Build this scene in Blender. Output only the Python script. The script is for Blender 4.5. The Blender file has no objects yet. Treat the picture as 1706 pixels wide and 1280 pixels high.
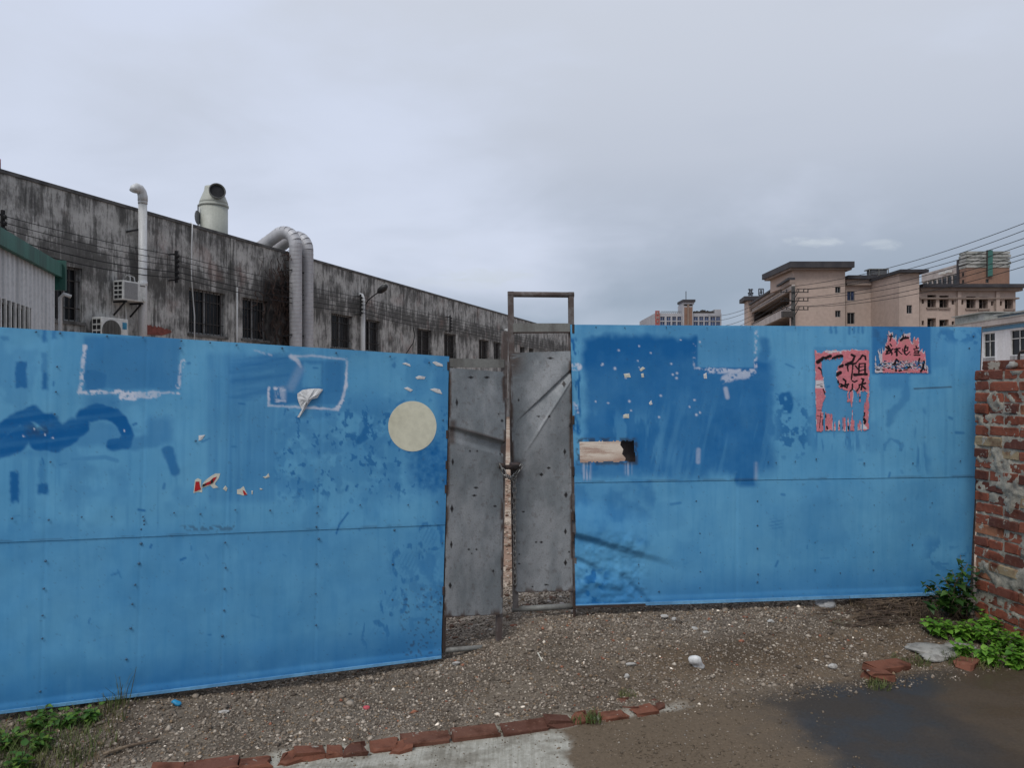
import bpy, bmesh, math, random
import numpy as np
from mathutils import Vector, Matrix

# ------------------------------------------------------------------ camera, sky, sun, exposure
F, U0, V0, EYE = 1250.0, 853.0, 652.0, 1.6      # focal length and horizon of the photograph (1706 x 1280), eye height
S = bpy.context.scene
COL = S.collection
cam_d = bpy.data.cameras.new('camera')
cam = bpy.data.objects.new('camera', cam_d)
COL.objects.link(cam)
cam.location = (0, 0, EYE)
cam.rotation_euler = (math.radians(90), 0, 0)
cam_d.sensor_fit = 'HORIZONTAL'
cam_d.sensor_width = 36.0
cam_d.lens = 36.0 * F / 1706.0
cam_d.shift_y = (V0 - 640.0) / 1706.0
cam_d.clip_start = 0.05
cam_d.clip_end = 3000
S.camera = cam

SUN_EL, SUN_AZ = math.radians(52), math.radians(205)   # behind the camera, a little to its left
world = bpy.data.worlds.new('World')
S.world = world
world.use_nodes = True


class NT:
    """small node-tree writer: a value that is a socket is linked, anything else is set"""
    def __init__(self, tree):
        self.t = tree

    def n(self, kind, _out=0, _props=None, **ins):
        nd = self.t.nodes.new(kind)
        for k, v in (_props or {}).items():
            setattr(nd, k, v)
        for k, v in ins.items():
            key = k.replace('_', ' ')
            if key.isdigit() or (key[0] == 'i' and key[1:].isdigit()):
                sock = nd.inputs[int(key.lstrip('i'))]
            else:
                sock = nd.inputs[key]
            if isinstance(v, bpy.types.NodeSocket):
                self.t.links.new(v, sock)
            else:
                sock.default_value = v
        return nd.outputs[_out]

    def math(self, op, a, b=0.0, clamp=False):
        return self.n('ShaderNodeMath', _props={'operation': op, 'use_clamp': clamp}, i0=a, i1=b)

    def mix(self, f, a, b, mode='MIX'):
        nd = self.t.nodes.new('ShaderNodeMix')
        nd.data_type = 'RGBA'
        nd.blend_type = mode
        for i, v in ((0, f), (6, a), (7, b)):
            if isinstance(v, bpy.types.NodeSocket):
                self.t.links.new(v, nd.inputs[i])
            else:
                if i and len(v) == 3:
                    v = (*v, 1)
                nd.inputs[i].default_value = v
        return nd.outputs[2]

    def ramp(self, f, stops, interp='LINEAR'):
        nd = self.t.nodes.new('ShaderNodeValToRGB')
        cr = nd.color_ramp
        cr.interpolation = interp
        while len(cr.elements) < len(stops):
            cr.elements.new(0.5)
        for e, (p, c) in zip(cr.elements, stops):
            e.position = p
            e.color = (c, c, c, 1) if not isinstance(c, tuple) else (*c[:3], 1)
        self.t.links.new(f, nd.inputs[0])
        return nd.outputs[0]

    def rng(self, f, a, b, c=0.0, d=1.0):
        nd = self.t.nodes.new('ShaderNodeMapRange')
        nd.interpolation_type = 'SMOOTHSTEP'
        for i, v in enumerate((f, a, b, c, d)):
            if isinstance(v, bpy.types.NodeSocket):
                self.t.links.new(v, nd.inputs[i])
            else:
                nd.inputs[i].default_value = v
        return nd.outputs[0]

    def noise(self, vec, scale, detail=4, rough=0.55, dist=0.0):
        return self.n('ShaderNodeTexNoise', Vector=vec, Scale=scale, Detail=detail, Roughness=rough, Distortion=dist)

    def scale(self, vec, s, loc=(0, 0, 0)):
        return self.n('ShaderNodeMapping', Vector=vec, Scale=s, Location=loc)


def lin(r, g, b):
    f = lambda c: (c / 255 / 12.92) if c <= 10 else ((c / 255 + 0.055) / 1.055) ** 2.4
    return (f(r), f(g), f(b))


wt = world.node_tree
wt.nodes.clear()
W = NT(wt)
wc = W.n('ShaderNodeTexCoord', _out=0)
sky_nd = wt.nodes.new('ShaderNodeTexSky')
sky_nd.sky_type = 'NISHITA'
sky_nd.sun_disc = False
sky_nd.sun_elevation = SUN_EL
sky_nd.sun_rotation = SUN_AZ
sky_nd.air_density = 1.5
sky_nd.dust_density = 3.0
sky_lit = W.mix(1.0, sky_nd.outputs[0], (0.07, 0.07, 0.07), 'MULTIPLY')
sep = wt.nodes.new('ShaderNodeSeparateXYZ')
wt.links.new(wc, sep.inputs[0])
el, azx = sep.outputs[2], sep.outputs[0]
# cloud deck: blue-grey low down, paler lilac grey higher up, paler still to the west
base = W.ramp(W.rng(el, 0.0, 0.5), [(0.0, lin(140, 158, 177)), (0.14, lin(146, 160, 178)), (0.34, lin(161, 171, 187)),
                                    (0.62, lin(183, 190, 204)), (1.0, lin(195, 201, 213))])
# the deck breaks up into long soft banks: flatten the vector so banks stretch towards the horizon
flat = W.n('ShaderNodeVectorMath', _props={'operation': 'MULTIPLY'}, i0=wc, i1=(1.0, 1.0, 2.6))
bank = W.noise(flat, 1.7, 5, 0.5, 0.25)
soft = W.noise(flat, 4.2, 6, 0.55, 0.4)
lift = W.math('ADD', W.math('MULTIPLY', W.math('SUBTRACT', bank, 0.5), 0.9), W.math('MULTIPLY', W.math('SUBTRACT', soft, 0.5), 0.28))
west = W.rng(azx, 0.45, -0.45, 0.0, 1.0)
lift = W.math('ADD', W.math('SUBTRACT', lift, 0.05), W.math('MULTIPLY', west, 0.26))
dark = W.mix(W.rng(lift, 0.0, -0.30), base, W.mix(1.0, base, (0.84, 0.87, 0.90), 'MULTIPLY'))
deck = W.mix(W.rng(lift, 0.02, 0.36), dark, lin(201, 209, 227))
# a bright strip under the deck's edge just over the horizon, and a few small white puffs
strip = W.math('MULTIPLY', W.rng(el, 0.125, 0.075), W.rng(W.noise(flat, 3.0, 3), 0.40, 0.6))
deck = W.mix(W.math('MULTIPLY', strip, 0.65), deck, lin(186, 196, 213))
puffv = W.n('ShaderNodeVectorMath', _props={'operation': 'MULTIPLY'}, i0=wc, i1=(1.0, 1.0, 3.4))
puff = W.math('MULTIPLY', W.rng(W.noise(puffv, 6.5, 6, 0.6, 0.3), 0.60, 0.74), W.math('MULTIPLY', W.rng(el, 0.11, 0.16), W.rng(el, 0.24, 0.19)))
deck = W.mix(W.math('MULTIPLY', puff, 0.2), deck, lin(195, 203, 213))
azy = W.math('MAXIMUM', sep.outputs[1], 0.02)
gx, gz = W.math('DIVIDE', azx, azy), W.math('DIVIDE', el, azy)
pn = W.math('ADD', W.math('MULTIPLY', W.math('SUBTRACT', W.noise(puffv, 26, 6, 0.65, 0.5), 0.5), 4.2), 0.0)
for cx_, cz_, wx_, wz_, am in ((0.402, 0.198, 0.040, 0.0085, 0.75), (0.494, 0.195, 0.026, 0.008, 0.45), (-0.03, 0.155, 0.07, 0.012, 0.5), (-0.09, 0.143, 0.09, 0.010, 0.35)):
    ex = W.math('POWER', W.math('DIVIDE', W.math('SUBTRACT', gx, cx_), wx_), 2.0)
    ez = W.math('POWER', W.math('DIVIDE', W.math('SUBTRACT', gz, cz_), wz_), 2.0)
    m_ = W.rng(W.math('ADD', W.math('ADD', ex, ez), pn), 1.15, -0.3, 0.0, am)
    deck = W.mix(m_, deck, lin(192, 200, 209))
allsky = W.mix(0.93, sky_lit, deck)
bg = wt.nodes.new('ShaderNodeBackground')
wt.links.new(allsky, bg.inputs[0])
bg.inputs[1].default_value = 1.0
wo = wt.nodes.new('ShaderNodeOutputWorld')
wt.links.new(bg.outputs[0], wo.inputs[0])

sun_d = bpy.data.lights.new('sun', 'SUN')
sun_d.energy = 1.5
sun_d.angle = math.radians(24)
sun_d.color = (1.0, 0.97, 0.92)
sun = bpy.data.objects.new('sun', sun_d)
COL.objects.link(sun)
sdir = Vector((math.sin(SUN_AZ) * math.cos(SUN_EL), math.cos(SUN_AZ) * math.cos(SUN_EL), math.sin(SUN_EL)))
sun.rotation_euler = sdir.to_track_quat('Z', 'Y').to_euler()
sun.location = (0, 0, 30)
S.view_settings.view_transform = 'Standard'
S.view_settings.look = 'None'
S.view_settings.exposure = 0.2
S.view_settings.gamma = 1.0
S.view_settings.use_curve_mapping = False
S.render.engine = 'CYCLES'
S.cycles.max_bounces = 6
S.cycles.use_denoising = True

rnd = random.Random(7)
RNG = np.random.default_rng(11)


# ------------------------------------------------------------------ numpy noise
_TAB = np.random.default_rng(5).random((256, 256))


def vnoise(x, y):
    xi, yi = np.floor(x).astype(int), np.floor(y).astype(int)
    fx, fy = x - xi, y - yi
    fx, fy = fx * fx * (3 - 2 * fx), fy * fy * (3 - 2 * fy)
    g = lambda a, b: _TAB[(xi + a) & 255, (yi + b) & 255]
    return (g(0, 0) * (1 - fx) + g(1, 0) * fx) * (1 - fy) + (g(0, 1) * (1 - fx) + g(1, 1) * fx) * fy


def fbm(x, y, o=4):
    s, a, t = 0, 1.0, 0
    for k in range(o):
        s = s + a * vnoise(x * 2 ** k + 17.3 * k, y * 2 ** k + 9.1 * k)
        t += a
        a *= 0.55
    return s / t


def sst(a, b, x):
    t = np.clip((x - a) / (b - a), 0, 1)
    return t * t * (3 - 2 * t)


# ------------------------------------------------------------------ mesh writing
def link(o, parent=None):
    COL.objects.link(o)
    if parent is not None:
        o.parent = parent
    return o


class MB:
    def __init__(self):
        self.v, self.f = [], []

    def quad(self, *p):
        i = len(self.v)
        self.v += [tuple(q) for q in p]
        self.f.append(tuple(range(i, i + len(p))))
        return self

    def hexa(self, b, t):
        """b, t: four bottom and four top corners, counter-clockwise seen from above"""
        i = len(self.v)
        self.v += [tuple(q) for q in b] + [tuple(q) for q in t]
        self.f += [(i + 3, i + 2, i + 1, i), (i + 4, i + 5, i + 6, i + 7)]
        for k in range(4):
            j = (k + 1) % 4
            self.f.append((i + k, i + j, i + 4 + j, i + 4 + k))
        return self

    def box(self, c, s, M=None):
        x, y, z = s[0] / 2, s[1] / 2, s[2] / 2
        R = M if M is not None else Matrix.Identity(3)
        c = Vector(c)
        q = [c + R @ Vector(p) for p in ((-x, -y, -z), (x, -y, -z), (x, y, -z), (-x, y, -z), (-x, -y, z), (x, -y, z), (x, y, z), (-x, y, z))]
        return self.hexa(q[:4], q[4:])

    def span(self, x0, x1, y0, y1, z0, z1):
        return self.box(((x0 + x1) / 2, (y0 + y1) / 2, (z0 + z1) / 2), (abs(x1 - x0), abs(y1 - y0), abs(z1 - z0)))

    def bar(self, a, b, w, d, up=(0, 0, 1)):
        """rectangular bar from a to b, w wide across up, d along up"""
        a, b = Vector(a), Vector(b)
        ax = (b - a).normalized()
        u = Vector(up)
        u = (u - ax * u.dot(ax))
        u = u.normalized() if u.length > 1e-4 else ax.orthogonal().normalized()
        s = ax.cross(u)
        M = Matrix((ax, s, u)).transposed()
        return self.box((a + b) / 2, ((b - a).length, w, d), M)

    def tube(self, path, r, n=8, caps=True):
        P = [Vector(p) for p in path]
        R = r if isinstance(r, (list, tuple)) else [r] * len(P)
        i0 = len(self.v)
        T = []
        for k in range(len(P)):
            T.append((P[min(k + 1, len(P) - 1)] - P[max(k - 1, 0)]).normalized())
        u = T[0].orthogonal().normalized()
        for k, p in enumerate(P):
            u = (u - T[k] * u.dot(T[k])).normalized()
            w = T[k].cross(u)
            for j in range(n):
                a = 2 * math.pi * j / n
                self.v.append(tuple(p + (u * math.cos(a) + w * math.sin(a)) * R[k]))
        for k in range(len(P) - 1):
            for j in range(n):
                a, b = i0 + k * n + j, i0 + k * n + (j + 1) % n
                self.f.append((a, b, b + n, a + n))
        if caps:
            self.f.append(tuple(i0 + j for j in reversed(range(n))))
            self.f.append(tuple(i0 + (len(P) - 1) * n + j for j in range(n)))
        return self

    def lathe(self, c, prof, n=24):
        return self.tube([(c[0], c[1], c[2] + z) for z, r in prof], [max(r, 1e-4) for z, r in prof], n)

    def prism(self, pts, off):
        """pts: polygon in 3-D, extruded by the vector off"""
        i, n = len(self.v), len(pts)
        o = Vector(off)
        self.v += [tuple(Vector(p)) for p in pts] + [tuple(Vector(p) + o) for p in pts]
        self.f += [tuple(range(i, i + n)), tuple(reversed(range(i + n, i + 2 * n)))]
        for k in range(n):
            j = (k + 1) % n
            self.f.append((i + j, i + k, i + n + k, i + n + j))
        return self

    def mesh(self, name):
        m = bpy.data.meshes.new(name)
        m.from_pydata(self.v, [], self.f)
        m.update()
        return m

    def build(self, name, mat, parent=None, smooth=False, loc=None, bevel=0.0):
        m = self.mesh(name)
        bm = bmesh.new()
        bm.from_mesh(m)
        bmesh.ops.recalc_face_normals(bm, faces=bm.faces)
        if bevel:
            bmesh.ops.bevel(bm, geom=list(bm.edges), offset=bevel, segments=1, affect='EDGES')
        bm.to_mesh(m)
        bm.free()
        if smooth:
            m.polygons.foreach_set('use_smooth', [True] * len(m.polygons))
        m.materials.append(mat)
        o = bpy.data.objects.new(name, m)
        if loc:
            o.location = loc
        return link(o, parent)


def np_mesh(name, V, Fq, mat, parent=None, smooth=False, attrs=None):
    """V (n,3), Fq (m,3|4): a mesh straight from arrays; attrs: {name: (n,4)} colours per vertex"""
    m = bpy.data.meshes.new(name)
    k = Fq.shape[1]
    m.vertices.add(len(V))
    m.vertices.foreach_set('co', np.ascontiguousarray(V, dtype=np.float32).ravel())
    m.loops.add(Fq.size)
    m.loops.foreach_set('vertex_index', Fq.astype(np.int32).ravel())
    m.polygons.add(len(Fq))
    m.polygons.foreach_set('loop_start', np.arange(0, Fq.size, k, dtype=np.int32))
    m.polygons.foreach_set('loop_total', np.full(len(Fq), k, dtype=np.int32))
    if smooth:
        m.polygons.foreach_set('use_smooth', np.ones(len(Fq), dtype=bool))
    m.update(calc_edges=True)
    for nme, A in (attrs or {}).items():
        at = m.color_attributes.new(nme, 'FLOAT_COLOR', 'POINT')
        at.data.foreach_set('color', np.ascontiguousarray(A, dtype=np.float32).ravel())
    m.materials.append(mat)
    return link(bpy.data.objects.new(name, m), parent)


def thing(name, label, cat, loc=(0, 0, 0), group=None):
    o = bpy.data.objects.new(name, None)
    COL.objects.link(o)
    o.location = loc
    o.empty_display_size = 0.1
    return tag(o, label, cat, group)


def tag(o, label, cat, group=None):
    o['label'] = label
    o['category'] = cat
    if group:
        o['group'] = group
    return o


def kind(o, k):
    o['kind'] = k
    return o


# ------------------------------------------------------------------ materials
def new_mat(name):
    m = bpy.data.materials.new(name)
    m.use_nodes = True
    m.node_tree.nodes.clear()
    N = NT(m.node_tree)
    bs = m.node_tree.nodes.new('ShaderNodeBsdfPrincipled')
    out = m.node_tree.nodes.new('ShaderNodeOutputMaterial')
    m.node_tree.links.new(bs.outputs[0], out.inputs[0])

    def setp(**kw):
        for k, v in kw.items():
            s = bs.inputs[k.replace('_', ' ')]
            if isinstance(v, bpy.types.NodeSocket):
                m.node_tree.links.new(v, s)
            else:
                s.default_value = (*v, 1) if isinstance(v, tuple) and len(v) == 3 else v
    return m, N, setp


def coords(N, which=3):
    return N.n('ShaderNodeTexCoord', _out=which)     # 3: object coordinates


def bump(N, h, strength=0.3, dist=0.01):
    return N.n('ShaderNodeBump', Strength=strength, Distance=dist, Height=h)


def simple(name, c, rough=0.7, metal=0.0, c2=None, scale=6.0, lo=0.4, hi=0.65, streak=False, bmp=0.15, spec=0.4):
    """a base colour, worn towards a second one by noise, with fine relief"""
    m, N, setp = new_mat(name)
    co = coords(N)
    v = N.scale(co, (1, 1, 0.15)) if streak else co
    n = N.noise(v, scale, 6, 0.62)
    c2 = c2 or tuple(x * 0.6 for x in c)
    fine = N.noise(co, scale * 9, 3)
    col = N.mix(N.rng(n, lo, hi), c, c2)
    col = N.mix(N.math('MULTIPLY', N.rng(fine, 0.35, 0.7), 0.25), col, tuple(x * 0.6 for x in c2))
    setp(Base_Color=col, Roughness=N.rng(n, 0.2, 0.8, rough - 0.08, min(1, rough + 0.1)), Metallic=metal, Specular_IOR_Level=spec)
    if bmp:
        setp(Normal=bump(N, fine, bmp, 0.01))
    return m


# painted sheet steel of the gate: wear (r: strong blue for unfaded paint and painted wall shade, g: grime, b: glue and paper residue) comes with the sheet
def gate_paint():
    m, N, setp = new_mat('faded_blue_paint')
    a = N.n('ShaderNodeVertexColor', _props={'layer_name': 'wear'})
    s = m.node_tree.nodes.new('ShaderNodeSeparateColor')
    m.node_tree.links.new(a, s.inputs[0])
    co = coords(N)
    st = N.noise(N.scale(co, (9, 9, 0.9)), 3.0, 5, 0.6)
    cl = N.noise(co, 2.3, 5, 0.6)
    fn = N.noise(co, 60, 3)
    faded = N.mix(N.rng(cl, 0.3, 0.7), BLUE_FADED, BLUE_FADED2)
    faded = N.mix(N.math('MULTIPLY', N.rng(st, 0.45, 0.7), 0.17), faded, BLUE_MID)
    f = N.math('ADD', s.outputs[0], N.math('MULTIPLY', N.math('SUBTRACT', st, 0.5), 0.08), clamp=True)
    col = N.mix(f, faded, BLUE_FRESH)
    col = N.mix(N.math('MULTIPLY', s.outputs[1], 0.9), col, (0.035, 0.04, 0.055))
    res = N.math('MULTIPLY', s.outputs[2], N.rng(fn, 0.25, 0.5, 0.72, 1.0))
    col = N.mix(res, col, (0.56, 0.60, 0.70))
    setp(Base_Color=col, Roughness=N.rng(cl, 0.2, 0.8, 0.50, 0.66), Specular_IOR_Level=0.16)
    setp(Normal=bump(N, N.math('ADD', N.noise(co, 7, 3), N.math('MULTIPLY', fn, 0.06)), 0.08, 0.03))
    return m


BLUE_FADED, BLUE_FADED2, BLUE_MID, BLUE_FRESH = (0.125, 0.365, 0.580), (0.090, 0.305, 0.528), (0.034, 0.228, 0.470), (0.003, 0.106, 0.318)
M_GATE = gate_paint()


def galvanised():
    m, N, setp = new_mat('galvanised_sheet')
    a = N.n('ShaderNodeVertexColor', _props={'layer_name': 'wear'})
    s = m.node_tree.nodes.new('ShaderNodeSeparateColor')
    m.node_tree.links.new(a, s.inputs[0])
    co = coords(N)
    fn = N.noise(co, 120, 3, 0.7)
    cl = N.noise(N.scale(co, (1, 1, 0.5)), 4, 6, 0.65)
    col = N.mix(N.rng(cl, 0.38, 0.62), (0.275, 0.285, 0.295), (0.168, 0.185, 0.195))
    col = N.mix(N.math('MULTIPLY', N.rng(fn, 0.5, 0.75), 0.55), col, (0.09, 0.09, 0.095))
    col = N.mix(s.outputs[0], col, N.mix(N.rng(fn, 0.3, 0.7), (0.075, 0.042, 0.028), (0.036, 0.024, 0.020)))
    col = N.mix(s.outputs[1], col, (0.012, 0.010, 0.010))
    setp(Base_Color=col, Roughness=0.55, Metallic=N.math('MULTIPLY', N.math('SUBTRACT', 1.0, s.outputs[0], clamp=True), 0.25),
         Normal=bump(N, fn, 0.12, 0.01))
    return m


M_GALV = galvanised()
M_RUST = simple('rusty_steel', (0.085, 0.062, 0.055), 0.75, 0.1, (0.16, 0.145, 0.14), 12, 0.42, 0.62)
M_RUST_DARK = simple('dark_rusted_iron', (0.040, 0.028, 0.024), 0.85, 0.0, (0.075, 0.042, 0.030), 14, 0.5, 0.7)
M_DULL = simple('dull_grey_steel', (0.20, 0.20, 0.185), 0.6, 0.1, (0.13, 0.125, 0.115), 8, streak=True)
M_CHAIN = simple('zinc_chain', (0.42, 0.42, 0.40), 0.4, 0.6, (0.22, 0.20, 0.18), 30)
M_PVC = simple('white_pvc', (0.60, 0.61, 0.62), 0.45, 0, (0.42, 0.42, 0.41), 4, streak=True)
M_WHITE = simple('white_enamel', (0.62, 0.62, 0.60), 0.5, 0, (0.45, 0.45, 0.43), 5)
M_BLACK = simple('black_rubber', (0.012, 0.012, 0.014), 0.7)
M_GREEN = simple('green_sheet', (0.012, 0.115, 0.085), 0.5, 0, (0.02, 0.075, 0.06), 4, streak=True)
M_SHED = simple('white_corrugated', (0.55, 0.56, 0.57), 0.55, 0, (0.34, 0.35, 0.36), 2.5, 0.45, 0.75, streak=True)
M_DUCT = simple('duct_steel', (0.48, 0.48, 0.50), 0.55, 0.2, (0.38, 0.38, 0.40), 5, streak=True)
M_TANK = simple('ivory_tank', (0.42, 0.43, 0.38), 0.5, 0, (0.34, 0.35, 0.31), 2, streak=True)
M_WOOD = simple('bleached_twig', (0.24, 0.18, 0.12), 0.85, 0, (0.12, 0.085, 0.06), 18)
M_CREAM = simple('cream_board', (0.66, 0.635, 0.495), 0.6, 0, (0.60, 0.575, 0.44), 3, bmp=0.05)


def glass_mat(name, c):
    m, N, setp = new_mat(name)
    co = coords(N)
    setp(Base_Color=N.mix(N.rng(N.noise(co, 0.9, 4), 0.35, 0.7), c, tuple(x * 0.4 for x in c)), Roughness=0.22, Specular_IOR_Level=0.25)
    return m


M_DARKGLASS = glass_mat('grimy_window_glass', (0.012, 0.013, 0.015))
M_BLUEGLASS = glass_mat('blue_window_glass', (0.05, 0.08, 0.17))


def factory_mat():
    m, N, setp = new_mat('sooty_render')
    co = coords(N)      # local x runs along the wall, z is height
    sp = m.node_tree.nodes.new('ShaderNodeSeparateXYZ')
    m.node_tree.links.new(co, sp.inputs[0])
    st = N.noise(N.scale(co, (2.2, 2.2, 0.35)), 2.0, 8, 0.68, 0.3)
    st2 = N.noise(N.scale(co, (7, 7, 0.5)), 2.2, 6, 0.65)
    bl = N.noise(co, 1.3, 7, 0.65)
    fn = N.noise(N.scale(co, (1, 1, 0.38)), 8, 7, 0.72, 0.4)
    mid = N.noise(N.scale(co, (1, 1, 0.6)), 3.4, 6, 0.7, 0.5)
    col = N.mix(N.rng(bl, 0.35, 0.65), (0.46, 0.45, 0.43), (0.25, 0.245, 0.235))
    col = N.mix(N.math('MULTIPLY', N.rng(N.math('ADD', N.math('MULTIPLY', fn, 0.6), N.math('MULTIPLY', mid, 0.4)), 0.50, 0.60), 0.7), col, (0.52, 0.51, 0.495))
    band = N.math('ADD', N.math('MULTIPLY', N.rng(sp.outputs[2], 3.9, 4.55), N.rng(sp.outputs[2], 5.35, 4.75)), N.math('MULTIPLY', N.rng(sp.outputs[2], 5.4, 6.0), 0.35))
    soot = N.rng(N.math('ADD', N.math('ADD', N.math('MULTIPLY', st, 0.62), N.math('MULTIPLY', st2, 0.38)), N.math('ADD', N.math('MULTIPLY', band, 0.10), N.math('MULTIPLY', N.math('SUBTRACT', bl, 0.5), 0.45))), 0.475, 0.60)
    col = N.mix(N.math('MULTIPLY', soot, 0.76), col, (0.045, 0.044, 0.042))
    pink = N.math('MULTIPLY', N.rng(N.noise(co, 0.7, 5), 0.56, 0.7), 0.35)
    col = N.mix(pink, col, (0.36, 0.23, 0.20))
    # soot round the ducts and the dead creeper
    burn = N.math('MULTIPLY', N.math('MULTIPLY', N.rng(sp.outputs[0], 9.9, 10.8), N.rng(sp.outputs[0], 12.4, 11.7)), N.rng(sp.outputs[2], 5.7, 4.9))
    col = N.mix(N.math('MULTIPLY', burn, N.rng(N.noise(co, 2.0, 5), 0.3, 0.55, 0.55, 0.97)), col, (0.016, 0.014, 0.014))
    col = N.mix(N.math('MULTIPLY', N.rng(N.noise(N.scale(co, (1, 1, 0.3)), 13, 6, 0.7, 0.3), 0.50, 0.64), 0.55), col, (0.075, 0.072, 0.07))
    setp(Base_Color=col, Roughness=0.92, Specular_IOR_Level=0.2, Normal=bump(N, N.math('ADD', fn, N.noise(co, 60, 3)), 0.5, 0.03))
    return m


M_FACT = factory_mat()


def brick_mat(name, mortar_amt=0.5, base=((0.235, 0.075, 0.046), (0.105, 0.042, 0.032), (0.31, 0.135, 0.075), (0.17, 0.06, 0.042)), odd=(0.30, 0.23, 0.14)):
    m, N, setp = new_mat(name)
    co = coords(N)
    oi = N.n('ShaderNodeObjectInfo', _out=5)
    geo = N.n('ShaderNodeNewGeometry', _out=0)
    col = N.ramp(oi, [(0.0, base[0]), (0.28, base[1]), (0.5, base[0]), (0.7, base[2]), (0.86, base[3]), (0.95, odd)], 'CONSTANT')
    fn = N.noise(co, 40, 5, 0.7)
    col = N.mix(N.rng(N.noise(geo, 9, 4), 0.46, 0.72), col, tuple(x * 0.42 for x in base[0]))
    col = N.mix(N.math('MULTIPLY', N.rng(fn, 0.5, 0.72), 0.45), col, (0.23, 0.125, 0.085))
    sm = N.rng(N.math('ADD', N.noise(geo, 7.5, 6, 0.7), N.math('MULTIPLY', N.noise(geo, 55, 3), 0.10)), 0.66 - 0.10 * mortar_amt, 0.70 - 0.10 * mortar_amt)
    col = N.mix(N.math('MULTIPLY', sm, 0.9), col, N.mix(fn, (0.27, 0.25, 0.205), (0.45, 0.42, 0.36)))
    setp(Base_Color=col, Roughness=0.93, Specular_IOR_Level=0.15, Normal=bump(N, N.math('ADD', fn, N.math('MULTIPLY', sm, 0.5)), 0.6, 0.008))
    return m


M_BRICK = brick_mat('weathered_brick', 0.30)
M_BRICK_CLEAN = brick_mat('worn_red_brick', 0.0, ((0.185, 0.075, 0.048), (0.11, 0.05, 0.036), (0.25, 0.105, 0.06), (0.14, 0.065, 0.045)), (0.16, 0.07, 0.05))
M_MORTAR = simple('lime_mortar', (0.40, 0.365, 0.295), 0.95, 0, (0.22, 0.20, 0.165), 14, 0.4, 0.65, bmp=0.6)


def attr_mat(name, layer, rough=0.9, bmp=0.3, scale=50, spec=0.2, wet=False):
    m, N, setp = new_mat(name)
    nd = m.node_tree.nodes.new('ShaderNodeVertexColor')
    nd.layer_name = layer
    co = coords(N)
    fn = N.noise(co, scale, 4, 0.65)
    col = N.mix(N.rng(fn, 0.3, 0.7, 0.0, 0.45), nd.outputs[0], N.mix(1.0, nd.outputs[0], (0.5, 0.48, 0.46), 'MULTIPLY'))
    if wet:
        setp(Roughness=N.math('SUBTRACT', rough, N.math('MULTIPLY', nd.outputs[1], 0.55)), Specular_IOR_Level=N.math('ADD', spec, N.math('MULTIPLY', nd.outputs[1], 0.1)))
    else:
        setp(Roughness=rough, Specular_IOR_Level=spec)
    setp(Base_Color=col, Normal=bump(N, fn, bmp, 0.008))
    return m


# ------------------------------------------------------------------ the ground: one sheet to the horizon
# the broken brick kerb runs from (-1.52, 3.21) to (0.79, 3.86); d is the distance behind it, towards the gate
def kerb_d(x, y):
    return (y - (3.21 + 0.281 * (x + 1.52))) / 1.0387


def ground_h(x, y):
    d = kerb_d(x, y)
    A = 0.15 * sst(-1.0, -2.3, x) + 0.145 * sst(-0.55, 0.35, x)
    h = sst(0.0, 0.85, d) * (A + 0.0)
    far = sst(1.6, 4.0, d)
    return h * (1 - far) + 0.11 * far


def gh(x, y):
    return float(ground_h(np.float64(x), np.float64(y)))


def gpt(u, v, lift=0.0):
    """where the sight line through a photo point meets the ground"""
    y = 4.0
    for _ in range(40):
        h = gh((u - U0) / F * y, y)
        y = 0.5 * y + 0.5 * (EYE - h) * F / max(v - V0, 1)
    return Vector(((u - U0) / F * y, y, gh((u - U0) / F * y, y) + lift))


def mix3(a, b, t):
    t = t[..., None]
    return a * (1 - t) + np.array(b) * t


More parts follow.
